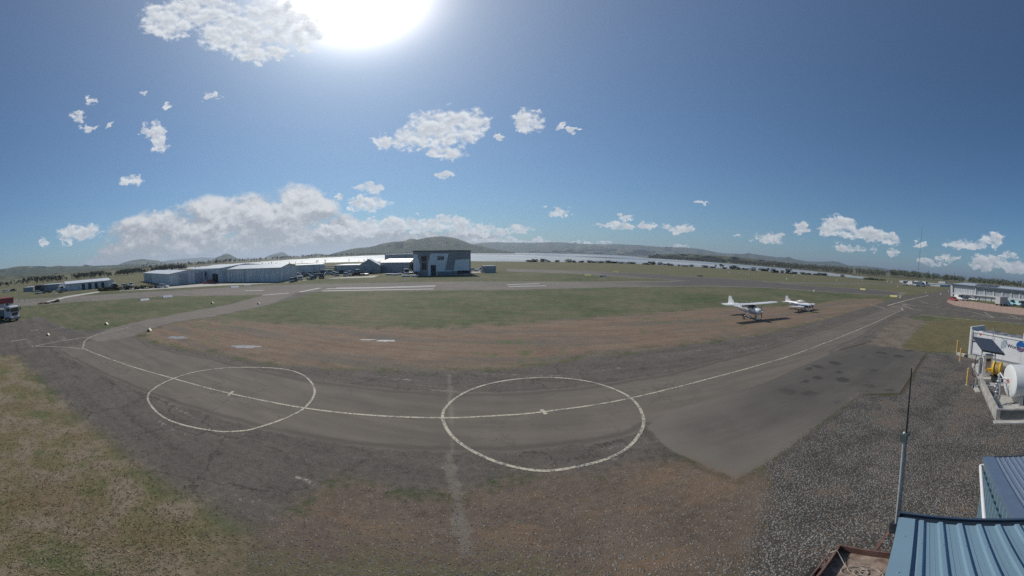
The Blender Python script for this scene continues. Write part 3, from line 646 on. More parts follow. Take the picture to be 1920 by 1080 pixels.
shore = [(993,491,11,4),(1003,491,12,5),(1020,491,9,4.5),(1030,491,6,2.5),(1045,491.5,7,3.5),(1066,491.5,10,4),(1076,492,10,4),(1090,492,8,3),(1105,492.5,14,3.6),(1114,492.5,8,3.2),(1126,493,14,3.4),(1140,493,10,3.4),(1151,493.5,13,3.6),(1165,494,12,2.6),(1181,494.5,14,2.6),
 (1210,496,12,4),(1222,496,11,5),(1238,496.5,9,3.6),(1247,497,8,2.5),(1257,498,9,3.6),(1273,499,6,2.5),(1284,499.5,11,2.5),(1297,500,8,3.6),(1322,501.5,11,3),(1336,502.5,9,3),(1358,504,9,3),(1378,505,12,5.5),(1386,505.5,8,3),(1398,506,12,3),(1412,507.5,10,4.5),(1430,508,12,5),(1437,508.5,8,5),
 (1449,511,9,6),(1455,511,8,5.5),(1466,512,8,5),(1478,513,10,6.5),(1490,513.5,9,4),(1506,514.5,11,3.5),(1515,515,9,2.6),(1530,516,13,4),(1542,516.5,13,4),(1580,519,8,3),(1625,524,14,3),(1640,525,18,3.4),(1655,526,9,2.6)]
for i, (x, y, w, h) in enumerate(shore):
    put_bush(x, y, w*1.25, h*1.15, i, 'low dark green bush in the row along the near shore of the lake', 'bushes along the lake shore')
for i, (x, y, h) in enumerate([(1342, 503, 7), (1351, 503.5, 9), (1355, 503.5, 8), (1368, 505, 6.5)]):
    P_ = gp(x, y); h_ = R(h/S)*P_.length
    t = thing('tree', ['short loose tree at the left of the small lakeshore clump', 'tallest open crowned tree in the lakeshore clump', 'second tall tree touching its neighbour in the lakeshore clump', 'thin sparse tree standing apart to the right of the lakeshore clump'][i], 'tree', P_, i, 'trees on the lake shore')
    t.scale = (h_*(1.0 if i < 3 else .7),)*2+(h_,)
    for nm, me in zip(('trunk', 'crown'), TREE[i % 3]):
        o = bpy.data.objects.new(nm, me); COL.objects.link(o); o.parent = t
hedge = [(188,545.5,10,6),(196,545,11,7),(206,544.5,11,7),(216,544,11,8),(226,543.5,11,7),(236,543,10,7),(246,542.5,12,6),(258,542,11,6),(270,541,11,6),(281,540.5,10,6),(292,540,9,5),(100,567,10,3),(108,565.5,10,4),(88,569,9,3),(76,570,8,2.5)]
for i, (x, y, w, h) in enumerate(hedge):
    put_bush(x, y, w*1.3, h*1.1, i+2, 'dark hedge bush in the row in front of the far left hangars' if x > 150 else 'low roadside bush below the pale road on the left', 'hedge bushes in front of the left hangars' if x > 150 else 'low bushes below the road')
# far woods: one mass each
def wood(name, line, depth_m, hmin, hmax, spacing, seed, mats, label, leafs=34):
    r0 = random.Random(seed); b = MB()
    pts = [Vector(azel_pos(a, d)) for a, d in line]
    for p, q_ in zip(pts[:-1], pts[1:]):
        L = (q_-p).length; n = max(1, int(L*depth_m/(spacing*spacing)))
        out_ = (p+q_).normalized()
        for _ in range(n):
            c = p+(q_-p)*r0.random()+out_*depth_m*r0.random()**1.3
            h = hmin+(hmax-hmin)*r0.random(); w = h*(0.22+0.18*r0.random()); mi = 0 if r0.random() < 0.6 else 1
            b.add([c+Vector((-.25, 0, -2)), c+Vector((.25, 0, -2)), c+Vector((.12, 0, h*.7)), c+Vector((-.12, 0, h*.7))], [(0, 1, 2, 3)], 2)
            crown(b, (c.x, c.y, c.z+h*0.62), (w, w, h*0.40), leafs, r0, h*0.085, 5, mi)
    o = b.build(name, mats); o['kind'] = 'stuff'; o['label'] = label; return o
def azel_pos(a, d): return (d*math.sin(R(a)), d*math.cos(R(a)), 0)
wood('woodland', [(23.9,1430),(30,1190),(38,970),(46,815),(54,655),(60,560),(66,560)], 150, 7, 14, 8, 3, [LEAF2, LEAF3, BARK], 'dense belt of gum trees along the far shore of the lake', 24)
wood('woodland', [(66,560),(72,640),(80,700),(90,640),(98,600)], 160, 9, 17, 11, 4, [LEAF, LEAF2, BARK], 'belt of dark trees behind the long hangar on the right', 30)
wood('woodland', [(-100,285),(-88,290),(-78,305),(-70,330),(-64,370),(-57,440)], 330, 3.5, 7.0, 9.5, 5, [LEAF3, LEAF2, BARK], 'scattered dark trees on the low ground behind the left sheds', 30)  # lighter grey leaves put distance haze into the crown colour
wood('woodland', [(24.5,1640),(32,1640),(40,1640)], 120, 7, 12, 26, 6, [LEAF, LEAF2, BARK], 'scattered trees on the pasture hill beyond the lake', 26)
wood('woodland', [(-66,640),(-56,720),(-46,950),(-34,1250),(-22,1800),(-14,2700),(-6,3900),(4,4300),(16,3800),(22,2800)], 60, 8, 14, 17, 8, [LEAF, LEAF2, BARK], 'thin dark line of trees along the distant shore', 18)
wood('woodland', [(-62,468),(-52,425),(-44,402),(-36,378),(-24,345)], 10, 2, 4, 8, 9, [LEAF, LEAF2, BARK], 'line of low scrub on the lake shore behind the hangars', 26)

# ================================================================ BUILDINGS
GAL = ribbed('grey_steel_cladding', (0.62, 0.64, 0.65), (0.7, 0.7, 0), 0.6, 0.5, 0.1, 0.12)
GALB = ribbed('blue_grey_cladding', (0.56, 0.60, 0.64), (0.7, 0.7, 0), 0.6, 0.5, 0.1, 0.12)
GALD = ribbed('dark_grey_cladding', (0.40, 0.425, 0.45), (0.7, 0.7, 0), 0.5, 0.5, 0.1, 0.12)
ROOF = mat('pale_steel_roof', (0.72, 0.72, 0.70), 0.38, 0.25, var=0.07, scale=0.5)
DOOR = mat('grey_door_panel', (0.36, 0.39, 0.43), 0.5, 0.1); DARK = mat('dark_gap', (0.035, 0.038, 0.042), 0.7)
TRIM = mat('white_trim', (0.66, 0.66, 0.64), 0.5)
GLASS = mat('tinted_glass', (0.03, 0.036, 0.042), 0.08, var=0.05, spec=0.8)
def gable_hangar(name, label, A, u, n, Wd, L, eave, apex, wall=GAL, roof=ROOF, doors=0, ov=0.35, side_panels=()):
    """A: corner of the gable front, u: along the front, n: away from the viewer."""
    t = thing(name, label, 'hangar', A); u = Vector(u).normalized(); n = Vector(n).normalized(); z = Vector((0, 0, 1)); O = Vector((0, 0, 0))
    b = MB(); b.prism([O, u*Wd, u*Wd+z*eave, u*Wd/2+z*apex, z*eave], n*L); b.build('wall', wall, t)
    th = 0.12; r = MB()
    for sgn in (0, 1):
        e = (u*(-ov)+z*(eave-ov*(apex-eave)/(Wd/2)+0.02)) if sgn == 0 else (u*(Wd+ov)+z*(eave-ov*(apex-eave)/(Wd/2)+0.02))
        p = u*Wd/2+z*(apex+0.02)
        r.prism([e-n*ov, p-n*ov, p-n*ov+z*th, e-n*ov+z*th], n*(L+2*ov))
    r.build('roof', roof, t)
    for k in range(doors):
        x0, x1 = Wd*(0.06+0.88*k/doors), Wd*(0.06+0.88*(k+1)/doors)-0.10
        d = MB(); d.prism([u*x0-n*0.09, u*x1-n*0.09, u*x1-n*0.09+z*(eave*0.94), u*x0-n*0.09+z*(eave*0.94)], n*0.06); d.build('door', DOOR if k % 2 else wall, t)
    for (s0, s1, h0, h1, mm, nm) in side_panels:      # on the long wall that runs along n
        d = MB(); d.prism([n*s0-u*0.06+z*h0, n*s1-u*0.06+z*h0, n*s1-u*0.06+z*h1, n*s0-u*0.06+z*h1], u*0.05); d.build(nm, mm, t)
    return t
def frame(xa, ya, xb, yb, xback):
    A = gp(xa, ya); B = gp(xb, yb); u = (B-A); Wd = u.length; u.normalize()
    n = Vector((-u.y, u.x, 0)); n = n if n.dot(A) > 0 else -n
    d = rays([(xback, 500)])[0]; d2 = Vector((d[0], d[1]))
    # A + n*L on the line of sight through xback
    den = n.x*d2.y-n.y*d2.x; L = -(A.x*d2.y-A.y*d2.x)/den if abs(den) > 1e-6 else 20
    return A, u, n, Wd, (L if 4 < L < 60 else 24)
A, u, n, Wd, L = frame(319, 536, 385, 530, 268)
gable_hangar('hangar', 'grey steel hangar with sliding doors and a pale gable roof, beside the hedge', A, u, n, Wd, L, zat(319, 514, A), zat(349, 507, A+u*Wd*0.5), GALB, doors=4, side_panels=[(L*.62, L*.97, 0.1, 4, DOOR, 'door')])
A, u, n, Wd, L = frame(527, 528.5, 557, 523, 419)
hB = gable_hangar('hangar', 'long blue grey hangar in the middle of the left row, plain wall facing the runway', A, u, n, Wd, L, zat(522, 502, A), zat(537, 494.5, A+u*Wd*.4), GAL, side_panels=[(L*.2, L*.45, .1, 4.2, GALB, 'door'), (L*.6, L*.62, .1, 5, DOOR, 'joint_cover')])
A2, u2, n2, W2, L2 = frame(419, 530.5, 450, 527, 396)
gable_hangar('hangar', 'plain hangar half hidden behind the long blue grey hangar, dark low door', A2+n2*2, u2, n2, 26, 22, zat(419, 503, A2), zat(450, 495, A2+u2*13), GALB, side_panels=[(1.5, 5.5, .1, 3.6, DARK, 'door')])
def flat_box(name, label, cat, pts, h, wall, roof=None, th=0.2, extra=None):
    c = sum((Vector(p) for p in pts), Vector())/len(pts); t = thing(name, label, cat, (c.x, c.y, 0)); loc = [Vector(p)-c for p in pts]
    b = MB(); b.prism([(p.x, p.y, 0) for p in loc], (0, 0, h)); b.build('wall', wall, t)
    r = MB(); r.prism([(p.x*1.03, p.y*1.03, h+0.005) for p in loc], (0, 0, th)); r.build('roof', roof or ROOF, t)
    return t, c
def quad_px(xa, ya, xb, yb, depth):
    A = gp(xa, ya); B = gp(xb, yb); u = (B-A).normalized(); n = Vector((-u.y, u.x, 0)); n = n if n.dot(A) > 0 else -n
    return [A, B, B+n*depth, A+n*depth], u, n
q_, u, n = quad_px(556, 515.5, 610, 513, 18)
h_ = zat(580, 497, q_[0]+u*6)
t, c = flat_box('shed', 'low grey shed with a flat pale roof behind the crowded car park', 'shed', q_, h_, GALB)
q_, u, n = quad_px(628, 513, 672, 512.5, 14)
t, c = flat_box('shed', 'low shed with a bright white roof edge beside the gabled workshop', 'shed', q_, zat(650, 497.5, q_[0]+u*3), GALD)
A, u, n, Wd, L = frame(672, 513, 713, 512, 640)
gable_hangar('workshop', 'gabled grey workshop with two pale doors facing the car park', A, u, n, Wd, 16, zat(672, 499, A), zat(697, 486, A+u*Wd*.6), GALD, doors=0)
wk = COL.objects[-1]
wt_ = thing('shed', 'wide dark shed with a white roof joined to the right of the gabled workshop', 'shed', gp(713, 511))
A = gp(713, 511); B = gp(768, 511.5); u = (B-A).normalized(); n = Vector((-u.y, u.x, 0)); n = n if n.dot(A) > 0 else -n; Lw = (B-A).length; z = Vector((0, 0, 1)); O = Vector((0, 0, 0))
e1 = zat(713, 492.5, A); e2 = zat(766, 490.5, B)
MB().prism([O, u*Lw, u*Lw+n*12, n*12], z*(e1)).build('wall', GALD, wt_)
rb = MB(); rb.prism([O+z*(e1+.02)-n*.3, u*(Lw+.4)+z*(e1+.02)-n*.3, u*(Lw-1.5)+z*(e1+1.5)+n*9, z*(e1+1.5)+n*9], (0, 0, .15)); rb.build('roof', ROOF, wt_)
for k in range(2):
    d = MB(); xx = 0.6+k*3.0; d.prism([u*xx-n*.06, u*(xx+2.2)-n*.06, u*(xx+2.2)-n*.06+z*2.8, u*xx-n*.06+z*2.8], n*.04); d.build('door', DOOR, wt_)
d_, u, n = quad_px(716, 511, 778, 510, 16)
t, c = flat_box('hangar', 'tall hangar with a white roof showing behind the white roofed shed', 'hangar', [p+n*12 for p in d_], zat(750, 477, d_[0]+n*12+u*5), GALD)
# stacked rack of pale beams
A = gp(610, 513.5); B = gp(628.5, 513.2); u = (B-A).normalized(); n = Vector((-u.y, u.x, 0)); Lr = (B-A).length
rk = thing('storage_rack', 'pale beam storage rack standing behind the parked cars', 'rack', A)
BEIGE = mat('beige_timber', (0.50, 0.45, 0.34), 0.8)
top = zat(610, 500, A)
for k in range(4):
    MB().box(u*Lr/2+Vector((0, 0, top*(0.22+0.26*k))), (Lr, 1.0, .45), Matrix.Rotation(math.atan2(u.y, u.x), 3, 'Z')).build('shelf', BEIGE, rk)
for k in (0.02, .98):
    MB().box(u*Lr*k+n*0.6+Vector((0, 0, top/2)), (.2, .2, top), None).build('post', BEIGE, rk)
# the big two tone hangar
A = gp(803, 516.8); B = gp(882, 515.6); u = (B-A).normalized(); n = Vector((-u.y, u.x, 0)); n = n if n.dot(A) > 0 else -n
PAN = mat('light_grey_panel', (0.80, 0.81, 0.82), 0.55, 0.0, var=0.06, scale=0.4); CHAR = mat('charcoal_panel', (0.31, 0.30, 0.305), 0.6, 0.0, var=0.15, scale=0.4)
TL = onplane(774.5, 472.3, A, u); TR = onplane(882.5, 470.5, A, u)
big = thing('hangar', 'large flat topped hangar in charcoal with slanted light grey panels', 'hangar', A)
a = Vector((TL.x, TL.y, 0))-A; b_ = Vector((TR.x, TR.y, 0))-A; z = Vector((0, 0, 1)); ht = (TL.z+TR.z)/2
MB().prism([a, b_, b_+n*26, a+n*26], z*ht).build('wall', CHAR, big)
pr_ = MB(); pr_.prism([a-n*.08-u*.1, b_-n*.08+u*.1, b_+n*26+u*.1, a+n*26-u*.1], z*.35); o = pr_.build('roof', mat('charcoal_trim', (0.055, 0.06, 0.068), .6), big); o.location = z*(ht+.003)
def facade(px, off, th, m, nm, parent=big, A=A, u=u, n=n):
    P_ = [onplane(x, y, A, u)-A-n*off for x, y in px]; return MB().prism(P_, n*th).build(nm, m, parent)
Z4 = lambda l: [(770+x*0.062959, 462+y*0.062959) for x, y in l]
facade(Z4([(75, 240), (190, 240), (275, 530), (270, 745), (85, 745)]), .06, .05, PAN, 'wall_panel')
facade(Z4([(590, 215), (1130, 210), (1010, 745), (775, 750), (775, 890), (520, 880), (510, 540)]), .06, .05, PAN, 'wall_panel')
facade(Z4([(1335, 395), (1750, 375), (1750, 720), (1275, 740)]), .06, .05, PAN, 'wall_panel')
facade(Z4([(595, 555), (750, 555), (755, 870), (600, 865)]), .10, .035, mat('roller_door', (0.045, 0.05, 0.055), .6), 'door')
facade(Z4([(315, 285), (470, 290), (465, 450), (320, 450)]), .05, .04, GLASS, 'window')
facade(Z4([(330, 480), (465, 480), (465, 700), (325, 700)]), .05, .04, GLASS, 'window')
facade(Z4([(855, 760), (1250, 740), (1255, 860), (860, 870)]), .9, .05, mat('grey_fence_panel', (.20, .22, .24), .7), 'low_screen')
facade(Z4([(1010, 715), (1240, 710), (1240, 740), (1010, 745)]), .30, .25, PAN, 'ledge')
facade(Z4([(1390, 720), (1750, 715), (1750, 800), (1390, 820)]), .10, .05, DARK, 'window')
sg = facade(Z4([(795, 295), (985, 295), (985, 400), (800, 405)]), .12, .05, mat('black_sign_board', (0.02, 0.022, 0.025), .5), 'sign_board')
def text3d(txt, size, m, name, parent, P0, xdir, nout, ext=0.01, align='CENTER'):
    cu = bpy.data.curves.new(name, 'FONT'); cu.body = txt; cu.size = size; cu.align_x = align; cu.align_y = 'CENTER'; cu.extrude = ext
    to = bpy.data.objects.new(name, cu); COL.objects.link(to)
    me = bpy.data.meshes.new_from_object(to.evaluated_get(bpy.context.evaluated_depsgraph_get())); bpy.data.objects.remove(to)
    me.materials.clear(); me.materials.append(m)
    o = bpy.data.objects.new(name, me); COL.objects.link(o); o.parent = parent
    xd = Vector(xdir).normalized(); no = Vector(nout).normalized(); yd = no.cross(xd).normalized()
    o.matrix_local = Matrix(((xd.x, yd.x, no.x, P0[0]), (xd.y, yd.y, no.y, P0[1]), (xd.z, yd.z, no.z, P0[2]), (0, 0, 0, 1)))
    return o
cpt = onplane(*Z4([(888, 352)])[0], A, u)-A
text3d('MT', 1.5, TRIM, 'sign_lettering', big, cpt-n*.14, u, -n)
# grey box and the two vehicles to its right come later
q_, u_, n_ = quad_px(907, 511.5, 930, 511, 3)
flat_box('storage_container', 'grey storage container on the grass right of the big charcoal hangar', 'container', q_, zat(915, 499.5, q_[0]), GALD, GALD)
# far left sheds
q_, u_, n_ = quad_px(79, 545.5, 112, 543.5, 8)
flat_box('storage_container', 'long plain grey container on the far left by the pale road', 'container', q_, zat(95, 533.5, q_[0]), mat('container_grey', (.27, .30, .33), .6, var=.08), GALB)
q_, u_, n_ = quad_px(44, 547.5, 62, 546.5, 6)
flat_box('storage_container', 'small grey container on the far left edge of the yard', 'container', q_, zat(52, 539, q_[0]), mat('container_grey', (.27, .30, .33), .6), GALB)
q_, u_, n_ = quad_px(66, 547, 79, 546, 6)
flat_box('storage_container', 'dark container pushed against the long grey container', 'container', q_, zat(70, 536, q_[0]), DARK, DARK)
A = gp(126, 546); B = gp(207, 538.5); u = (B-A).normalized(); n = Vector((-u.y, u.x, 0)); n = n if n.dot(A) > 0 else -n; Lw = (B-A).length; z = Vector((0, 0, 1)); O = Vector()
ls = thing('shed', 'long low open fronted shed with a thin white roof on the far left', 'shed', A)
h0, h1 = zat(126, 534.5, A), zat(207, 524.5, B); hh = (h0+h1)/2
MB().prism([O, u*Lw, u*Lw+n*12, n*12], z*hh).build('wall', GALB, ls)
MB().prism([z*(hh+.02)-n*.6-u*.5, z*(hh+.02)-n*.6+u*(Lw+.5), z*(hh+1.0)+n*6+u*(Lw+.5), z*(hh+1.0)+n*6-u*.5], (0, 0, .2)).build('roof', ROOF, ls)
for k in range(4):
    x0 = Lw*(.34+.15*k); MB().prism([u*x0-n*.05, u*(x0+Lw*.07)-n*.05, u*(x0+Lw*.07)-n*.05+z*hh*.85, u*x0-n*.05+z*hh*.85], n*.04).build('bay_opening', DARK, ls)
MB().prism([u*(Lw-.2)-n*.5, u*(Lw+1.6)-n*.5, u*(Lw+1.6)-n*.5+z*(hh+.4), u*(Lw-.2)-n*.5+z*(hh+.4)], n*.3).build('end_frame', TRIM, ls)
# red and white kiosk at the left edge
A = gp(-40, 603, 0); B = gp(27, 594.5, 0); u = (B-A).normalized(); n = Vector((-u.y, u.x, 0)); n = n if n.dot(A) > 0 else -n; Lw = (B-A).length; z = Vector((0, 0, 1))
ks = thing('site_shed', 'white shed with a deep red fascia behind the truck at the left edge', 'shed', A)
zr = zat(15, 568.5, A+u*Lw*.8); zt_ = zat(15, 558.5, A+u*Lw*.8)
MB().prism([z*.3, u*Lw+z*.3, u*Lw+n*3+z*.3, n*3+z*.3], z*(zr-.3)).build('wall', mat('grey_white_wall', (.42, .43, .44), .6), ks)
MB().prism([z*zr-n*.15-u*.1, u*(Lw+.1)-n*.15+z*zr, u*(Lw+.1)+n*3.1+z*zr, n*3.1+z*zr-u*.1], z*(zt_-zr)).build('fascia', mat('dull_red_paint', (.26, .045, .05), .6), ks)
for k in (.25, .55, .83): MB().box(u*Lw*k-n*.05+z*(zr/2), (.22, .22, zr), None).build('post', DARK, ks)
MB().prism([-n*.2, u*Lw*.95-n*.2, u*Lw*.95+n*3, n*3], z*.29).build('base_beam', mat('pale_concrete', (.42, .41, .38), .85, var=.2, bump=.3), ks)
# long white hangar on the right
A = gp(1784.5, 557.2); B = gp(1925, 571.5); u = (B-A).normalized(); n = Vector((-u.y, u.x, 0)); n = n if n.dot(A) > 0 else -n; Lw = (B-A).length; z = Vector((0, 0, 1))
lb = thing('hangar', 'long two storey grey hangar with white frames on the right', 'hangar', A)
hL = onplane(1784, 535, A, u).z; hR = onplane(1918, 546, A, u).z; hh = (hL+hR)/2; Lx = Lw+22
MB().prism([Vector(), u*Lx, u*Lx+n*20, n*20], z*hh).build('wall', GAL, lb)
MB().prism([z*(hh+.003)-n*.7-u*.5, u*(Lx+.5)-n*.7+z*(hh+.003), u*(Lx+.5)+n*20.5+z*(hh+.003), n*20.5-u*.5+z*(hh+.003)], z*.55).build('roof', mat('blue_grey_roof_edge', (.10, .125, .155), .5), lb)
MB().prism([z*(hh+.56)-n*.2, u*Lx-n*.2+z*(hh+.56), u*Lx+n*20+z*(hh+1.3), n*20+z*(hh+1.3)], z*.1).build('roof_sheet', mat('pale_blue_roof', (.45, .49, .53), .45, .2), lb)
def fac(px, off, th, m, nm): 
    P_ = [onplane(x, y, A, u)-A-n*off for x, y in px]; return MB().prism(P_, n*th).build(nm, m, lb)
zm = onplane(1850, 556, A, u).z
fac([(1783, 534.5), (1786.6, 535), (1787, 560), (1783, 560)], .5, .45, TRIM, 'end_pillar')
fac([(1787, 549), (1850, 553.8), (1924, 562), (1924, 564.2), (1850, 556), (1787, 550.8)], .55, .5, TRIM, 'beam')
for k, x in enumerate((1829.5, 1846, 1863, 1879, 1896, 1912, 1926)):
    yb = np.interp(x, [1787, 1850, 1924], [549, 553.8, 562]); yt = np.interp(x, [1829, 1846, 1920], [538.5, 545.5, 552]); fac([(x-1, yt), (x+1, yt), (x+1, yb), (x-1, yb)], .36, .3, TRIM, 'column')
fac([(1831, 541), (1924, 549.5), (1924, 552), (1831, 543.5)], .3, .25, mat('blue_grey_roof_edge', (.10, .125, .155), .5), 'awning')
for (x0, x1) in [(1832, 1845), (1848, 1862), (1865, 1878), (1881, 1895), (1898, 1911), (1914, 1924)]:
    f = lambda x, k: np.interp(x, [1832, 1924], [544.5, 553])+k*(np.interp(x, [1832, 1924], [551.5, 561])-np.interp(x, [1832, 1924], [544.5, 553]))
    fac([(x0, f(x0, 0)), (x1, f(x1, 0)), (x1, f(x1, 1)), (x0, f(x0, 1))], .04, .03, GALD, 'window')
for k in range(12):
    x = 1790+11.5*k; yt = np.interp(x, [1787, 1924], [552, 566]); yb = np.interp(x, [1784, 1925], [559, 580]); fac([(x-.35, yt), (x+.35, yt), (x+.35, yb), (x-.35, yb)], .1, .08, DARK, 'panel_joint')
for (xx) in (1836, 1848, 1860):
    P_ = onplane(xx, 534, A, u)-A; b = MB(); rn = [Vector((P_.x, P_.y, hh+.5))+u*(2.0*math.cos(R(a_)))+z*(1.0*math.sin(R(a_))) for a_ in range(0, 181, 20)]
    b.prism(rn, n*14).build('roof_vault', mat('blue_grey_roof_edge', (.10, .125, .155), .5), lb)
# white hangars and huts far down the field
far = [(1738,1752,534.8,3.2,'white flat topped terminal building far down the field, left end'),(1752,1762,535.5,3.0,'white flat topped terminal building far down the field, right end'),(1762,1783,537.5,4.0,'blue grey glazed terminal wing far down the field'),(1704,1708,531.0,3.4,'small white hut far down the field beyond the dark runway'),(1772,1776,531.5,3.0,'little white building among the trees above the terminal wing')]
for (x0, x1, y, hp, lab) in far:
    q_, u_, n_ = quad_px(x0, y, x1, y+0.15*(x1-x0)/8, 10); hq = R(hp/S)*q_[0].length
    flat_box('terminal_building', lab, 'building', q_, hq, GALB if 'glazed' in lab else mat('white_wall', (.70, .70, .69), .6), None)
# radio mast
pm_ = gp(1720.5, 524); mdir = pm_.normalized(); md = 950.0; base_ = mdir*md; base_.z = 0
mh = zat(1723.5, 425, base_)
rm = thing('radio_mast', 'very tall thin radio mast rising above the trees on the right', 'mast', base_)
b = MB()
for k in range(3):
    a_ = k*2*math.pi/3; b.cyl((.9*math.cos(a_), .9*math.sin(a_), 0), (.55*math.cos(a_), .55*math.sin(a_), mh), .14, .10, 5)
nb = 60
for i in range(nb):
    z0, z1 = mh*i/nb, mh*(i+1)/nb
    for k in range(3):
        a_, c_ = k*2*math.pi/3, (k+1)*2*math.pi/3; r_ = .9-.35*i/nb
        b.cyl((r_*math.cos(a_), r_*math.sin(a_), z0), (r_*math.cos(c_), r_*math.sin(c_), z1), .07, None, 4)
b.build('lattice', mat('mast_steel', (.16, .17, .19), .6, .3), rm)
for k in range(3):
    a_ = k*2.094+.4; MB().cyl((0, 0, mh*.8), (70*math.cos(a_), 70*math.sin(a_), 0), .03, None, 4).build('guy_wire', mat('mast_steel', (.16, .17, .19)), rm)
# ================================================================ AIRCRAFT
WHITE = mat('aircraft_white', (0.78, 0.78, 0.77), 0.28, var=0.03); BLUEP = mat('aircraft_blue', (0.020, 0.075, 0.20), 0.25, var=0.05)
GREYB = mat('aircraft_grey_blue', (0.30, 0.35, 0.42), 0.3, var=0.05); RUB = mat('black_rubber', (0.02, 0.02, 0.02), 0.85); BLK = mat('black_paint', (0.018, 0.018, 0.02), 0.4)
STEEL = mat('galvanised_steel', (0.45, 0.47, 0.48), 0.42, 0.6, var=0.15)
def sect(x, zc, hw, hh, p=2.6, n=20):
    out = []
    for i in range(n):
        a = 2*math.pi*i/n; c, s = math.cos(a), math.sin(a)
        out.append(Vector((x, hw*math.copysign(abs(c)**(2/p), c), zc+hh*math.copysign(abs(s)**(2/p), s))))
    return out
def airfoil(le, chord, t, y, z, n=7):
    up = []; dn = []
    for i in range(n+1):
        x = i/n; k = 5*t*chord*(0.2969*math.sqrt(x)-0.126*x-0.3516*x*x+0.2843*x**3-0.1015*x**4)
        up.append(Vector((le-x*chord, y, z+k*1.2))); dn.append(Vector((le-x*chord, y, z-k*.6)))
    return up+dn[-2:0:-1]
def wing(b, secs, m=0): b.loft([airfoil(*s) for s in secs], True, m)
def wheel_set(t, p, r, pant=True, leg_from=None, legr=.035):
    w = MB(); w.cyl((p[0], p[1]-.06, p[2]), (p[0], p[1]+.06, p[2]), r, None, 14); wo = w.build('wheel', RUB, t, 40)
    MB().cyl((p[0], p[1]-.065, p[2]), (p[0], p[1]+.065, p[2]), r*.45, None, 10).build('hub', STEEL, wo)
    if pant:
        b = MB(); b.loft([sect(p[0]+.42, p[2]+.05, .03, .03), sect(p[0]+.34, p[2]+.06, .10, .12), sect(p[0]+.12, p[2]+.08, .135, .19), sect(p[0]-.12, p[2]+.09, .125, .18), sect(p[0]-.42, p[2]+.09, .05, .06)]); b.build('wheel_fairing', WHITE, t, 50)
    if leg_from: MB().cyl(leg_from, (p[0], p[1], p[2]+.1), legr*1.5, legr, 8).build('landing_leg', WHITE, t, 50)
def prop(t, hub, L, ang, two=True):
    h = Vector(hub); b = MB(); b.cyl(h+Vector((-.02, 0, 0)), h+Vector((.10, 0, 0)), .16, .13, 14); b.ball(h+Vector((.10, 0, 0)), (.22, .13, .13), 12, 8); b.build('spinner', WHITE if two else BLK, t, 50)
    for k in (0, 1):
        a = ang+math.pi*k; d = Vector((0, math.cos(a), math.sin(a))); e = Vector((0, -math.sin(a), math.cos(a)))
        b = MB(); rr = []
        for f, w, th in [(0.10, .045, .02), (.3, .075, .014), (.6, .07, .010), (.88, .055, .008), (1.0, .02, .005)]:
            tw = 0.6-0.4*f; ax = e*math.cos(tw)+Vector((1, 0, 0))*math.sin(tw); nx = ax.cross(d)
            c_ = h+d*L*f+Vector((.03, 0, 0)); rr.append([c_+ax*w, c_+nx*th, c_-ax*w, c_-nx*th])
        b.loft(rr).build('propeller_blade', BLK, t)
def quad_patch(b, pts, m=0): b.add(pts, [tuple(range(len(pts)))], m)
# --- high wing tourer
loc = Vector((33.95, 37.15, 0))
hw_ = thing('light_aircraft', 'white high wing light aircraft with strut braced wing and wheel fairings, parked on red dirt', 'aircraft', loc, R(-90+1.5), 'aircraft parked on the dirt strip')
secs = [(2.28, 1.42, .20, .20), (2.22, 1.42, .36, .34), (2.0, 1.40, .47, .43), (1.5, 1.39, .53, .50), (.95, 1.40, .56, .56), (.55, 1.52, .57, .70), (.15, 1.60, .57, .78), (-.9, 1.60, .55, .75), (-1.6, 1.57, .46, .60), (-2.3, 1.55, .36, .44), (-3.6, 1.58, .22, .28), (-5.0, 1.64, .10, .20), (-5.55, 1.68, .03, .14)]
fb = MB(); fb.loft([sect(*s) for s in secs]); fb.build('fuselage', WHITE, hw_, 50)
lb_ = MB()
def inter(x):
    xs = [s[0] for s in secs][::-1]; return [float(np.interp(x, xs, [s[k] for s in secs][::-1])) for k in (1, 2, 3)]
def skin(b, x0, x1, a0, a1, off=.012, nx=6, na=6, p=2.6, src=None):       # patch lying on the fuselage skin between two stations and two angles
    f_ = src or inter; rows = []
    for i in range(nx+1):
        x = x0+(x1-x0)*i/nx; zc, hwid, hh_ = f_(x); row = []
        for k in range(na+1):
            a = a0+(a1-a0)*k/na; c, s = math.cos(a), math.sin(a)
            row.append(Vector((x, (hwid+off)*math.copysign(abs(c)**(2/p), c), zc+(hh_+off)*math.copysign(abs(s)**(2/p), s))))
        rows.append(row)
    b.loft(rows, False, 0, False)
b = MB(); skin(b, 2.1, -3.2, -1.35, -0.12, .008, 14); skin(b, 2.1, -3.2, math.pi+.12, math.pi+1.35, .008, 14); b.build('lower_body_band', GREYB, hw_, 60)  # grey blue tone over the lower half of the fuselage
b = MB(); skin(b, .90, .25, .45, math.pi-.45, .014, 5, 10); b.build('windscreen', GLASS, hw_, 60)
for (x0, x1) in [(.45, -.35), (-.45, -1.05), (-1.15, -1.7)]:
    for s in (0, 1):
        b = MB(); a0, a1 = (.12, .80); a0, a1 = (a0, a1) if s == 0 else (math.pi-a1, math.pi-a0); skin(b, x0, x1, a0, a1, .014, 4, 5); b.build('side_window', GLASS, hw_, 60)
b = MB(); wing(b, [(.62, 1.15, .11, -5.5, 2.47), (.75, 1.45, .12, -5.2, 2.46), (.85, 1.63, .12, -2.6, 2.41), (.85, 1.63, .12, 0, 2.36), (.85, 1.63, .12, 2.6, 2.41), (.75, 1.45, .12, 5.2, 2.46), (.62, 1.15, .11, 5.5, 2.47)]); b.build('wing', WHITE, hw_, 50)
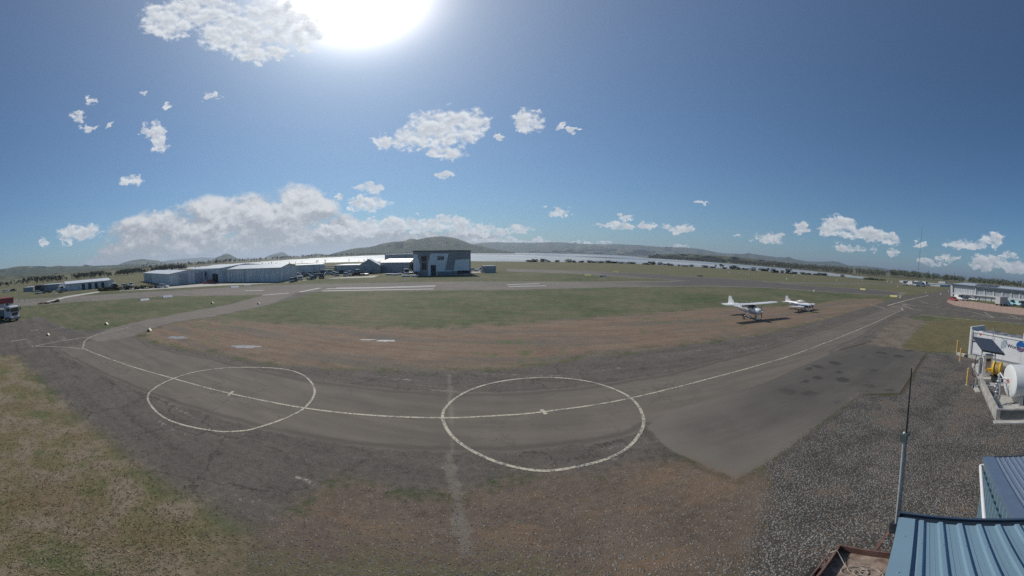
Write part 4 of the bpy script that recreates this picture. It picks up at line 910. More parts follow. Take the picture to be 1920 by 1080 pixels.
for s in (-1, 1):
    b = MB(); b.cyl((.35, s*.55, 1.05), (.30, s*2.65, 2.36), .045, .04, 8); b.build('wing_strut', WHITE, hw_, 50)
    b = MB(); b.prism([(-.58, s*.7, 2.43), (-.83, s*.7, 2.38), (-.83, s*2.5, 2.43), (-.58, s*2.5, 2.47)], (0, 0, .012)); b.build('flap', WHITE, hw_)
b = MB(); wing(b, [(-4.75, .65, .09, -1.7, 1.72), (-4.55, .95, .09, -1.55, 1.72), (-4.4, 1.15, .09, 0, 1.72), (-4.55, .95, .09, 1.55, 1.72), (-4.75, .65, .09, 1.7, 1.72)]); b.build('tailplane', WHITE, hw_, 50)
def fin(t, pts, th, m, nm):
    b = MB(); b.loft([[Vector((x, -th*k, z)) for x, z in pts] for k in (1,)]+[[Vector((x, th, z)) for x, z in pts]]); return b.build(nm, m, t)
fin(hw_, [(-3.1, 1.80), (-3.9, 1.95), (-4.55, 2.55), (-4.85, 2.95), (-5.15, 2.97), (-5.05, 1.85), (-5.0, 1.7)], .055, WHITE, 'fin')
fin(hw_, [(-5.06, 1.60), (-5.17, 2.97), (-5.5, 2.95), (-5.62, 1.62)], .045, WHITE, 'rudder')
MB().box((-4.98, 0, 2.80), (.09, .125, .14)).build('fin_mark', BLK, hw_)
for s in (-1, 1): wheel_set(hw_, (-.15, s*1.28, .22), .22, True, (-.05, s*.45, 1.0))
wheel_set(hw_, (1.62, 0, .20), .20, True, (1.72, 0, 1.0), .04)
prop(hw_, (2.32, 0, 1.42), .98, math.pi/2+.1)
for (x_, y_) in [(-.1, .35), (-.7, -.35)]: MB().cyl((x_, y_, 2.45), (x_-.25, y_, 2.85), .02, .01, 6).build('aerial', TRIM, hw_)
# --- low wing trainer with canopy
loc = Vector((49.75, 39.6, 0))
lw = thing('light_aircraft', 'small low wing aircraft with blue lower body and bubble canopy, parked on red dirt', 'aircraft', loc, R(-90+7), 'aircraft parked on the dirt strip')
s2_ = [(2.15, 1.22, .16, .16), (2.05, 1.22, .34, .30), (1.6, 1.20, .46, .42), (.95, 1.20, .50, .47), (.3, 1.20, .52, .50), (-.8, 1.20, .50, .48), (-1.7, 1.22, .38, .40), (-3.0, 1.27, .20, .26), (-4.1, 1.32, .06, .17)]
def inter2(x):
    xs = [s[0] for s in s2_][::-1]; return [float(np.interp(x, xs, [s[k] for s in s2_][::-1])) for k in (1, 2, 3)]
b = MB(); b.loft([sect(*s) for s in s2_]); b.build('fuselage', WHITE, lw, 50)
b = MB(); skin(b, 2.02, -2.6, -1.5, .05, .008, 16, 6, src=inter2); skin(b, 2.02, -2.6, math.pi-.05, math.pi+1.5, .008, 16, 6, src=inter2); b.build('lower_body_band', BLUEP, lw, 60)
b = MB(); skin(b, .9, -2.9, -.62, -.30, .014, 12, 3, src=inter2); skin(b, .9, -2.9, math.pi+.30, math.pi+.62, .014, 12, 3, src=inter2); b.build('white_stripe', WHITE, lw, 60)
CAN = mat('canopy_cover', (0.46, 0.43, 0.42), 0.35, var=.08)
b = MB(); b.loft([sect(x, 1.58, w, h, 2.2) for x, w, h in [(.75, .05, .05), (.62, .28, .20), (.3, .42, .42), (-.2, .47, .52), (-.8, .44, .48), (-1.3, .34, .32), (-1.65, .1, .1)]]); b.build('canopy', CAN, lw, 60)
b = MB(); wing(b, [(.55, 1.2, .12, -4.1, 1.13), (.62, 1.35, .13, -3.9, 1.11), (.70, 1.5, .14, 0, .80), (.62, 1.35, .13, 3.9, 1.11), (.55, 1.2, .12, 4.1, 1.13)]); b.build('wing', WHITE, lw, 50)
b = MB(); wing(b, [(-3.5, .6, .09, -1.45, 1.38), (-3.3, .9, .09, 0, 1.38), (-3.5, .6, .09, 1.45, 1.38)]); b.build('tailplane', WHITE, lw, 50)
fin(lw, [(-2.5, 1.45), (-3.2, 1.95), (-3.5, 2.05), (-3.58, 2.5), (-3.85, 2.52), (-3.9, 1.45)], .05, WHITE, 'fin')
fin(lw, [(-3.90, 1.40), (-3.87, 2.52), (-4.15, 2.5), (-4.2, 1.42)], .042, WHITE, 'rudder')
for s in (-1, 1): wheel_set(lw, (-.15, s*1.2, .20), .20, True, (-.1, s*1.1, .85))
wheel_set(lw, (1.35, 0, .18), .18, True, (1.4, 0, .85), .04)
prop(lw, (2.18, 0, 1.22), .88, -.95+math.pi, False)

# ================================================================ VEHICLES
CARW = mat('white_car_paint', (0.70, 0.70, 0.69), 0.22, var=.02); CARS = mat('silver_car_paint', (0.40, 0.42, 0.43), 0.25, .5, var=.02); CARD = mat('dark_car_paint', (0.035, 0.040, 0.045), 0.22, var=.02)
CARR = mat('red_car_paint', (0.38, 0.045, 0.04), 0.25, var=.02); CART = mat('teal_car_paint', (0.40, 0.60, 0.63), 0.25, var=.02); CARG = mat('green_grey_car_paint', (0.10, 0.14, 0.14), 0.25, var=.02); LAMP = mat('headlight_glass', (.75, .75, .72), .15, var=.02)
def make_car(kind, name):
    root = thing(name, '', 'car')
    if kind == 'car': L, Wd, body, cab = 4.4, 1.76, [(-2.2, .35, .70), (-2.15, .30, .86), (-1.2, .26, .92), (.9, .26, .90), (1.9, .27, .78), (2.2, .34, .62)], [(-1.95, .90, .90, 1.0), (-1.45, .90, 1.38, .84), (-.2, .90, 1.45, .84), (.45, .90, 1.38, .84), (1.15, .90, .92, 1.0)]
    elif kind == 'ute': L, Wd, body, cab = 5.0, 1.85, [(-2.5, .45, .95), (-2.4, .42, 1.05), (-.2, .40, 1.05), (1.0, .40, 1.02), (2.2, .42, .98), (2.5, .5, .75)], [(-.65, 1.03, 1.03, 1.0), (-.5, 1.03, 1.65, .86), (.3, 1.03, 1.72, .86), (.7, 1.03, 1.66, .86), (1.35, 1.03, 1.05, 1.0)]
    else: L, Wd, body, cab = 5.2, 1.95, [(-2.6, .40, 1.25), (-2.55, .36, 1.3), (0, .36, 1.28), (1.6, .36, 1.22), (2.3, .38, 1.0), (2.6, .45, .75)], [(-2.58, 1.26, 1.26, 1.0), (-2.5, 1.26, 2.15, .90), (.2, 1.26, 2.22, .90), (1.15, 1.24, 2.12, .88), (2.05, 1.16, 1.18, .96)]
    hw = Wd/2
    b = MB(); b.loft([[Vector((x, -hw*.96, z0)), Vector((x, -hw, (z0+z1)/2)), Vector((x, -hw*.93, z1)), Vector((x, hw*.93, z1)), Vector((x, hw, (z0+z1)/2)), Vector((x, hw*.96, z0))] for x, z0, z1 in body])
    b.build('body', CARW, root, 40)
    b = MB(); b.loft([[Vector((x, -hw*.90, z0)), Vector((x, -hw*.90*k, z1)), Vector((x, hw*.90*k, z1)), Vector((x, hw*.90, z0))] for x, z0, z1, k in cab]); b.build('window', GLASS, root, 30)
    tp = [c for c in cab if c[2]-c[1] > .25]; b = MB(); b.prism([(tp[0][0]-.05, -hw*.9*tp[0][3]-.02, 0), (tp[-1][0]+.05, -hw*.9*tp[0][3]-.02, 0), (tp[-1][0]+.05, hw*.9*tp[0][3]+.02, 0), (tp[0][0]-.05, hw*.9*tp[0][3]+.02, 0)], (0, 0, .10))
    o = b.build('roof', CARW, root); o.location.z = max(c[2] for c in cab)-.05
    if kind == 'van':
        for s in (-1, 1): MB().box((-1.2, s*(hw*.895), 1.68), (2.6, .10, .86)).build('side_panel', CARW, root)
    for sx in (-1, 1):
        for sy in (-1, 1):
            w = MB(); w.cyl((sx*L*.30, sy*(hw-.10), .33), (sx*L*.30, sy*(hw+.02), .33), .33, None, 14); wo = w.build('wheel', RUB, root, 40)
            MB().cyl((sx*L*.30, sy*(hw), .33), (sx*L*.30, sy*(hw+.03), .33), .18, None, 10).build('rim', STEEL, wo)
    for sy in (-1, 1): MB().box((L/2-.10, sy*hw*.72, body[-2][2]-.14), (.16, .30, .14)).build('headlight', LAMP, root)
    return root
PROTO = {k: make_car(k, {'car': 'parked_car', 'ute': 'parked_ute', 'van': 'parked_van'}[k]) for k in ('car', 'ute', 'van')}
USED = set()
def repaint(root, m):
    for ch in root.children:
        if ch.name.split('.')[0] in ('body', 'roof', 'side_panel'):
            ch.material_slots[0].link = 'OBJECT'; ch.material_slots[0].material = m
def park(kind, x, y, rz, paint, label, group=None, sc=1.0, cat=None):
    root = PROTO[kind] if kind not in USED else copy_tree(PROTO[kind])
    USED.add(kind); root.location = gp(x, y); root.rotation_euler = (0, 0, rz); root.scale = (sc,)*3
    root['label'] = label; root['category'] = cat or {'car': 'car', 'ute': 'ute', 'van': 'van'}[kind]
    if group: root['group'] = group
    elif 'group' in root: del root['group']
    repaint(root, paint); return root
G1 = 'cars in the crowded hangar car park'
lot = [(615,515,CARW),(622,512.5,CARW),(626.5,515.5,CARW),(632,517,CARW),(629,510.5,CARW),(636,510,CARW),(648,517.5,CARW),(655,514.5,CARW),(670,514.5,CARS),(690,512,CARS),(686,516,CARD),(662,517,CARD),(676,517,CARD),(700,513,CARD),
 (546,524,CARG),(553,527,CARG),(556,521.5,CARS),(563,525,CARW),(570,514.5,CARS),(581,515,CARS),(590,512,CARW),(595,515.5,CARD),(590,520.5,CARG),(599,519,CARS),(605,516,CARD),(576,519,CARG),(566,519,CARD),(584,524,CARG),(603,522,CARD),(548,528.5,CARS),(640,513,CARD),(666,512,CARG)]
cname = {id(CARW): 'small white car', id(CARS): 'silver car', id(CARD): 'dark car', id(CARG): 'green grey car'}
r1 = random.Random(5)
for i, (x, y, m) in enumerate(lot):
    kind = 'car' if i % 4 else ('ute' if i % 8 else 'van')
    lb2 = cname[id(m)] if kind == 'car' else cname[id(m)].replace('car', kind)
    side = 'car park near the long blue grey hangar' if x < 608 else 'crowded car park before the gabled workshop'
    park(kind, x, y, r1.choice((-.9, 2.2, .5, -1.6))+r1.uniform(-.15, .15), m, lb2+' parked in the '+side, G1)
for x, y, m, k, lab in [(762,514.5,CARW,'van','white van behind the row of white drums'),(770,513,CARS,'car','silver car left of the white bonnet by the charcoal hangar'),(785,514,CARW,'ute','white ute at the left edge of the charcoal hangar'),(794,514,CARS,'ute','grey ute before the tall dark window of the charcoal hangar'),(779,518,CARD,'car','dark car on the grass edge left of the charcoal hangar'),
 (901,508.5,CARW,'ute','white ute beside the grey storage container right of the charcoal hangar'),(909,510.5,CARW,'car','white car parked against the grey storage container'),(886,508.8,CARW,'car','white car at the right corner of the charcoal hangar')]:
    park(k, x, y, -1.2 if x < 800 else .4, m, lab)
park('car', 1788, 563.5, -2.3, CARR, 'red car by the white end pillar of the long grey hangar', None, 1.0)
park('van', 1799, 562.5, -2.2, CARW, 'white van near the left end of the long grey hangar')
park('car', 1806.5, 563.5, -2.0, CARS, 'silver car right of the white van at the long grey hangar'); park('car', 1816, 562, -2.0, CARD, 'black car in the middle of the row at the long grey hangar'); park('car', 1826, 563.5, -2.0, CARW, 'low white car at the right of the row by the long grey hangar')
park('car', 1889, 573.5, -2.6, CART, 'pale teal car directly right of the grey box truck'); park('van', 1897, 572, -2.6, CART, 'pale teal van second from the grey box truck'); park('van', 1912, 574, -2.4, CART, 'bright teal van nearest the right edge'); park('car', 1922, 576.5, -2.4, CARD, 'dark car cut by the right edge of the picture')
for x, y, m, k, lab in [(72,551,CARS,'car','silver car before the dark container on the far left'),(112.5,545.5,CARW,'van','white van between the long grey container and the long low shed'),(119,546,CARW,'car','white car at the left end of the long low shed'),(116,548.5,CARD,'car','dark car in the gap beside the long grey container'),(88,549.5,CARD,'ute','dark ute parked along the long grey container'),(215,540.5,CARW,'van','white van behind the hedge at the right end of the long low shed'),(232,538.5,CARS,'car','silver car behind the hedge before the sliding door hangar'),(246,537.5,CARW,'ute','white ute behind the hedge nearest the sliding door hangar'),(306,539.5,CARW,'car','white car at the corner of the sliding door hangar'),(12,548,CARW,'car','white car far off at the left edge of the picture'),(24,546,CARD,'car','dark car far off near the left edge of the picture'),
 (392,531.5,CARR,'car','red car in the gap between the two left hangars'),(389,529,CARW,'van','white van in the gap between the two left hangars')]:
    park(k, x, y, x*.7, m, lab)
# box truck
P_ = gp(1877, 573.5); bt = thing('box_truck', 'grey box truck standing side on before the long grey hangar', 'truck', P_, R(-35))
MB().box((0, 0, 2.1), (4.6, 2.3, 2.7)).build('cargo_box', mat('grey_truck_box', (.42, .42, .42), .55), bt)
b = MB(); b.loft([[Vector((x, s*1.05, z)) for s, z in ((-1, .55), (-1, zt2), (1, zt2), (1, .55))] for x, zt2 in ((2.4, 2.3), (3.3, 2.25), (3.9, 1.5), (4.2, 1.2))]); b.build('cab', CART, bt, 30)
b = MB(); b.prism([(3.36, -.95, 2.18), (3.36, .95, 2.18), (3.93, .95, 1.52), (3.93, -.95, 1.52)], (.04, 0, .04)); b.build('windscreen', GLASS, bt)
for sx in (-1.3, 3.2):
    for sy in (-1, 1): MB().cyl((sx, sy*.95, .42), (sx, sy*1.15, .42), .42, None, 14).build('wheel', RUB, bt, 40)
MB().box((.9, 0, .66), (6.2, .9, .2)).build('chassis', DARK, bt)
# tip truck at the left edge
P_ = gp(31, 602); P_.z = 0
tk = thing('tip_truck', 'white cab over truck with a grey tray, parked by the red topped shed', 'truck', P_+Vector((-.6, -.8, 0)), R(38))
CABW = mat('truck_white', (.50, .51, .52), .35, var=.04)
b = MB(); b.loft([[Vector((x, s*1.2*k, z)) for s, z, k in ((-1, .75, 1), (-1, 2.0, 1), (-1, zt2, .92), (1, zt2, .92), (1, 2.0, 1), (1, .75, 1))] for x, zt2 in ((-.95, 3.05), (-.2, 3.15), (.72, 3.08), (.95, 2.95))]); b.build('cab', CABW, tk, 30)
MB().box((1.01, 0, 2.35), (.05, 2.05, .80)).build('windscreen', GLASS, tk)
for s in (-1, 1):
    MB().box((.25, s*1.17, 2.4), (.75, .06, .62)).build('side_window', GLASS, tk); MB().box((1.0, s*.85, .98), (.10, .36, .24)).build('headlight', LAMP, tk)
    MB().box((1.05, s*1.42, 2.45), (.10, .22, .55)).build('mirror', BLK, tk)
MB().box((1.0, 0, 1.50), (.06, 1.5, .55)).build('grille', BLK, tk); MB().box((1.08, 0, .62), (.22, 2.35, .36)).build('bumper', mat('bumper_grey', (.10, .10, .11), .6), tk)
MB().box((-3.4, 0, 1.75), (4.5, 2.35, 1.35)).build('tray', mat('tray_grey', (.20, .20, .21), .6, var=.2), tk); MB().box((-2.5, 0, .85), (6.6, 1.0, .28)).build('chassis', DARK, tk)
MB().box((.1, 0, 3.2), (.5, .9, .14)).build('roof_light_bar', TRIM, tk)
MB().cyl((-1.15, -.75, 1.2), (-1.15, -.75, 3.6), .10, None, 10).build('exhaust_stack', STEEL, tk)
for sx in (.15, -3.3, -4.6):
    for sy in (-1, 1):
        w = MB().cyl((sx, sy*.90, .5), (sx, sy*1.2, .5), .5, None, 16).build('wheel', RUB, tk, 40); MB().cyl((sx, sy*1.19, .5), (sx, sy*1.22, .5), .24, None, 12).build('rim', STEEL, w)
# lamp posts and small posts on the left
def lamp_post(x, y, ytop, label):
    P_ = gp(x, y); h = zat(x, ytop, P_); t = thing('lamp_post', label, 'lamp post', P_)
    MB().cyl((0, 0, 0), (0, 0, h), .09, .06, 8).build('post', STEEL, t); MB().box((0, 0, h+.08), (.9, .5, .16)).build('lamp_head', TRIM, t)
lamp_post(36, 566, 544, 'tall pale lamp post with a flat head behind the white truck'); lamp_post(46, 566, 551.5, 'shorter lamp post right of the flat headed one')
lamp_post(103, 557, 547, 'short white topped post on the verge behind the pale road'); lamp_post(105.5, 560, 551.5, 'lowest white post at the roadside bend left')
P_ = gp(152.5, 549); t = thing('road_sign', 'blue topped sign post on the verge of the pale road', 'sign', P_); hs = zat(152.5, 541, P_)
MB().cyl((0, 0, 0), (0, 0, hs), .12, None, 8).build('post', TRIM, t); MB().box((0, 0, hs), (1.6, .25, .9)).build('board', mat('sign_blue', (.18, .26, .50), .5), t)

# ================================================================ AIRFIELD MARKERS
YEL = mat('marker_yellow', (.62, .55, .22), .6, var=.08); MWH = mat('marker_white', (.72, .72, .70), .5, var=.05); MSH = mat('marker_shade_grey', (.12, .12, .12), .6)  # dark grey paints shade onto marker ends and the cream markers' back slopes
def gable_marker(x, y, L, Wd, h, rz, m, label, group, m2=None):
    P_ = gp(x, y); t = thing('gable_marker', label, 'marker', P_, rz, group)
    b = MB(); b.prism([(-L/2, -Wd/2, .02), (-L/2, -.03, h), (L/2, -.03, h), (L/2, -Wd/2, .02)], (0, .02, .03)); b.build('front_panel', m, t)
    b = MB(); b.prism([(-L/2, Wd/2, .02), (-L/2, .03, h), (L/2, .03, h), (L/2, Wd/2, .02)], (0, -.02, .03)); b.build('back_panel', m2 or m, t)
    for s in (-1, 1):
        b = MB(); b.prism([(s*L/2*.98, -Wd/2+.03, 0), (s*L/2*.98, Wd/2-.03, 0), (s*L/2*.98, 0, h-.03)], (-s*.03, 0, 0)); b.build('end_panel', MSH, t)
GW = 'white gable markers beside the runway threshold'
def vdir(x, y): p = gp(x, y); return math.atan2(p.y, p.x)-math.pi/2
gable_marker(271,563.5,2.3,1.2,.5,vdir(271,563)+.25,MWH,'white gable marker nearest the camera on the left grass, brown track below it',GW)
gable_marker(314,557.5,2.6,1.3,.55,vdir(314,557)+.2,MWH,'white gable marker second from left on the grass',GW)
gable_marker(440,539.2,2.6,1.3,.5,vdir(440,539)+.2,MWH,'white gable marker in front of the long hangar, left of a pair',GW)
gable_marker(463,535.2,2.4,1.3,.5,vdir(463,535)+.2,MWH,'white gable marker in front of the long hangar, right of a pair',GW)
GS = 'small cream cone markers along the taxiway edge'
for x, y, k, lab in [(90,628.5,.8,'small cream marker standing alone on the left apron'),(199.5,608.5,1.0,'small cream marker on the grass corner left of the taxiway'),(280,620.5,1.05,'largest cream marker on the tip of the red dirt by the taxiway'),(398,569,1.0,'cream marker on the far edge of the left taxiway'),(485,570,.9,'cream marker on the grass at the right of the left taxiway')]:
    gable_marker(x, y, .75*k, .56*k, .34*k, vdir(x, y)+R(90-16), mat('marker_cream', (.70, .64, .44), .6), lab, GS, MSH)
GY = 'yellow movement area markers'
gable_marker(1102,517,2.7,1.9,.75,vdir(1102,517),YEL,'yellow gable marker on the grass between the two runways, left one',GY)
gable_marker(1155,511,2.9,1.9,.85,vdir(1155,511),YEL,'yellow gable marker beyond the far runway',GY)
gable_marker(1617.5,543.5,2.3,1.9,.65,vdir(1617,543),YEL,'yellow gable marker on the grass behind the low wing aircraft',GY)
gable_marker(1675,556.5,2.6,1.9,.6,vdir(1675,556)+.15,YEL,'yellow gable marker at the taxiway junction on the right',GY)
gable_marker(1131,519,2.6,1.9,.55,vdir(1131,519)+.9,mat('marker_white_shaded', (.16, .20, .26), .6),'white ended gable marker with its shaded side coloured blue grey near the yellow ones',None,MWH)  # blue grey panel: shaded side of a white marker, put into its colour
gable_marker(1313,518.5,2.8,1.9,.6,vdir(1313,518)+.8,mat('marker_yellow_shaded', (.10, .10, .06), .6),'pale yellow ended gable marker with its shaded side coloured dark beside the runway crossing',None,YEL)  # dark panel colour stands for the unlit side of a yellow marker
CONE = MB().cyl((0, 0, .04), (0, 0, 1), .42, .10, 14).add([(-.5, -.5, 0), (.5, -.5, 0), (.5, .5, 0), (-.5, .5, 0), (-.5, -.5, .04), (.5, -.5, .04), (.5, .5, .04), (-.5, .5, .04)], [(0, 1, 2, 3), (4, 5, 6, 7), (0, 1, 5, 4), (1, 2, 6, 5), (2, 3, 7, 6), (3, 0, 4, 7)]).mesh('marker_cone', MWH, 30)
for i, (x, y, hpx, lab) in enumerate([(1526.5,546.5,4.2,'white runway cone with a dark shadow beyond the low wing aircraft'),(1475.5,524,3.4,'white cone with a shadow on the grass above the runway crossing'),(1489,517.5,2.2,''),(1568.5,526,2.2,''),(1366,511.5,2.4,''),(1369,512,2.2,''),(1377,512.2,2,''),(1387,512.2,2,''),(1398,513.7,2,''),(1403,513.2,2,''),(1617,527,1.6,''),(1664,528.8,2.4,''),(1671.5,530,2.6,''),(1683.5,538.2,2.4,'white cone on the grass edge of the dark runway, far right'),(1706,536.5,1.6,''),(1736.5,549.5,2.2,'white cone at the left edge of the far taxiway'),(1764,552,2.6,'white cone on the right edge of the far taxiway'),(1778.5,546.5,2.2,'white cone nearest the end pillar of the long hangar'),(1688,558.3,4.0,'orange and white cone right of the yellow marker at the junction'),(1128,518.8,2.2,'white cone touching the gable marker with the blue grey shaded side')]):
    P_ = gp(x, y); h = R(hpx/S)*P_.length; o = bpy.data.objects.new('marker_cone', CONE); COL.objects.link(o); o.location = P_; o.scale = (h*.8, h*.8, h)
    tag(o, lab or 'distant white cone on the far grass beside the lake', 'cone', 'white cones on the far airfield')
for i, (x, y, w) in enumerate([(741,516.5,0),(727,516,0),(733.5,516,0),(749,515.5,0),(758,519,0),(764,519,0),(775.5,519,0),(780,519,0)]):
    P_ = gp(x, y); o = MB().cyl((-.9, 0, .36), (.9, 0, .36), .36, None, 12).build('white_drum', MWH, None, 40); o.location = P_; o.rotation_euler = (0, 0, vdir(x, y)+.1)
    tag(o, 'white drum lying in the row on the grass left of the charcoal hangar', 'drum', 'white drums in a row left of the charcoal hangar')
CARA = [(1696,535,'a'),(1704,534.5,''),(1711,533.8,''),(1717,533.5,''),(1722,535,''),(1727,537.3,''),(1716.5,536.5,''),(1731.5,534.5,'')]
for i, (x, y, _) in enumerate(CARA):
    park('van', x, y, .4+i, CARW, 'white vehicle in the distant row at the end of the airfield', 'distant white vehicles at the end of the airfield', 1.5)
# ================================================================ FUEL POINT
BOL = mat('bollard_yellow', (.60, .38, .13), .55, var=.10); CONC = mat('bund_concrete', (.36, .34, .31), .9, var=.22, scale=1.5, bump=.35, dirt=((.16, .15, .14), .56)); CONL = mat('pale_concrete', (.42, .41, .38), .85, var=.2, bump=.3)
for x, y, yt, lab in [(1794,660,638,'yellow bollard furthest from the camera, at the lawn edge'),(1800,677,653,'middle yellow bollard beside the white tank container'),(1813,722,689.5,'nearest yellow bollard by the dispenser plinth')]:
    P_ = gp(x, y); h = zat(x+2, yt, P_); t = thing('bollard', lab, 'bollard', P_, 0, 'yellow bollards at the fuel point')
    b = MB(); b.cyl((0, 0, 0), (0, 0, h-.06), .085, None, 16); b.build('post', BOL, t, 40); b = MB(); b.ball((0, 0, h-.06), (.085, .085, .06), 16, 8); b.build('cap', BOL, t, 60)
    MB().cyl((0, 0, 0), (0, 0, .012), .2, None, 14).build('base_plate', STEEL, t)
# container tank
A = gp(1817, 669.5); B = gp(1923, 693); u = (B-A).normalized(); n = Vector((-u.y, u.x, 0)); n = n if n.dot(A) > 0 else -n; z = Vector((0, 0, 1))
CW = mat('container_white', (.62, .63, .64), .4, var=.05, scale=.6); Lc, Wc, hc = 12.2, 2.6, zat(1823, 621, A)-.38
ct = thing('tank_container', 'white fuel tank container with a dirty roof and a blue globe emblem', 'container', A+z*.35)
MB().prism([Vector(), u*Lc, u*Lc+n*Wc, n*Wc], z*hc).build('body', CW, ct)
MB().prism([u*.10-n*.10, u*Lc-n*.10, u*Lc-n*.10+z*.2, u*.10-n*.10+z*.2], n*.095).build('bottom_rail', mat('rail_grey', (.20, .21, .22), .6), ct)
MB().prism([u*.10-n*.08+z*(hc-.02), u*Lc-n*.08+z*(hc-.02), u*Lc-n*.08+z*(hc+.16), u*.10-n*.08+z*(hc+.16)], n*.12).build('top_rail', TRIM, ct)
MB().prism([-n*.12-u*.10, -n*.12+u*.09, n*(Wc+.1)+u*.09, n*(Wc+.1)-u*.10], z*(hc+.55)).build('end_frame', TRIM, ct)
MB().prism([-n*.125+u*.092, -n*.125+u*.28, n*.02+u*.28, n*.02+u*.092], z*(hc+.30)).build('corner_post', mat('corner_grey', (.34, .36, .38), .5), ct)
RFD = mat('dirty_container_roof', (.20, .21, .23), .8, var=.5, scale=2.5, dirt=((.05, .055, .065), .46))
o = MB().prism([u*.3+n*.06, u*Lc+n*.06, u*Lc+n*(Wc-.05), u*.3+n*(Wc-.05)], z*.06).build('roof', RFD, ct); o.location = z*(hc+.004)
for k in range(5):
    x = 2.2+2.05*k; MB().prism([u*x-n*.012, u*(x+.05)-n*.012, u*(x+.05)-n*.012+z*(hc-.05), u*x-n*.012+z*(hc-.05)], n*.01).build('panel_seam', mat('seam_grey', (.5, .51, .52), .5), ct)
MB().prism([u*.5-n*.02+z*.3, u*3.0-n*.02+z*.3, u*3.0-n*.02+z*(hc-.25), u*.5-n*.02+z*(hc-.25)], n*.015).build('door', CW, ct)
MB().prism([u*3.9-n*.02+z*(hc-1.3), u*4.55-n*.02+z*(hc-1.0), u*4.6-n*.02+z*(hc-.15), u*3.9-n*.02+z*(hc-.5)], n*.015).build('blue_panel', mat('pale_blue_panel', (.33, .40, .46), .5), ct)
def onc(x, y): return onplane(x, y, A, u)-A-z*.35
def diamond(P0, s, m, nm, off=.03):
    P0 = P0-n*off; MB().prism([P0-u*s, P0-z*s, P0+u*s, P0+z*s], n*.012).build(nm, m, ct)
DR = mat('hazard_red', (.42, .05, .06), .5)
p0 = onc(1839, 625.8); MB().prism([p0-n*.022-u*.27-z*.29, p0-n*.022+u*.27-z*.29, p0-n*.022+u*.27+z*.29, p0-n*.022-u*.27+z*.29], n*.012).build('placard', TRIM, ct); diamond(p0, .23, DR, 'hazard_diamond', .04)
for dz_ in (.26, .13, 0, -.13, -.26): MB().box(onc(1829.5, 627)-n*.03+z*dz_, (.36, .02, .05), Matrix.Rotation(math.atan2(u.y, u.x), 3, 'Z')).build('notice', mat('notice_grey', (.36, .37, .40), .6), ct)
MB().box(onc(1827, 640)-n*.03, (.45, .02, .14), Matrix.Rotation(math.atan2(u.y, u.x), 3, 'Z')).build('notice', BLK, ct)
gcx = onc(1914, 649)-n*.02; gr = .52; BLU = mat('emblem_blue', (.01, .10, .32), .4, var=.02)
disc = lambda r0_, r1_, a0, a1, off, m, nm: MB().prism([gcx-n*off+u*(r1_*math.cos(a))+z*(r1_*math.sin(a)) for a in np.linspace(a0, a1, 30)]+([gcx-n*off+u*(r0_*math.cos(a))+z*(r0_*math.sin(a)) for a in np.linspace(a1, a0, 30)] if r0_ else []), n*.01).build(nm, m, ct)
disc(0, gr, R(-5), R(185), .02, BLU, 'emblem'); disc(.40, .50, R(200), R(340), .02, mat('emblem_red', (.45, .10, .08), .4), 'emblem_swoosh'); disc(.54, .60, R(215), R(325), .02, BLU, 'emblem_swoosh')
text3d('fuel', .52, TRIM if False else BLU, 'lettering', ct, gcx-n*.04-z*.22-u*.05, u, -n, .004)
text3d('World', .58, mat('lettering_navy', (.03, .04, .07), .5), 'lettering', ct, onc(1901, 649.3)-n*.03-z*.06, u, -n, .004)
MB().prism([u*.1-n*.35-z*.35, u*Lc-n*.35-z*.35, u*Lc+n*Wc-z*.35, u*.1+n*Wc-z*.35], z*.33).build('base_slab', CONL, ct)
MB().box(-u*.9-n*.25-z*.2, (1.1, .5, .28), Matrix.Rotation(math.atan2(u.y, u.x), 3, 'Z')).build('concrete_block', CONL, ct)
b = MB(); b.cyl(u*2.9-n*.15+z*(hc-2.0), u*2.9-n*.15+z*(hc+.62), .022, None, 8); b.cyl(u*2.9-n*.15+z*(hc+.62), u*2.2+n*.8+z*(hc+.7), .022, None, 8); b.build('vent_pipe', STEEL, ct)
b = MB(); b.cyl(u*3.1+z*(hc+.55), u*4.9-n*.1+z*(hc-.75), .02, None, 6); b.cyl(u*3.1+z*(hc+.55), u*3.1+z*(hc), .02, None, 6); b.build('ladder_rail', BLK, ct)
WT = thing('roof_walkway', 'white guard rail assembly lying along the top of the tank container', 'railing', A+z*(.35+hc+.07))
for s in (0, 1):
    for zz in (.12, .5): MB().cyl(u*6+n*(1.0+s*1.2)+z*zz, u*11.5+n*(1.0+s*1.2)+z*zz, .05, None, 8).build('rail', TRIM, WT)
    for k in range(5): MB().cyl(u*(6+1.37*k)+n*(1.0+s*1.2), u*(6+1.37*k)+n*(1.0+s*1.2)+z*.52, .04, None, 8).build('rail_post', TRIM, WT)
MB().prism([u*6+n*.9, u*11.5+n*.9, u*11.5+n*2.3, u*6+n*2.3], z*.06).build('deck', TRIM, WT)
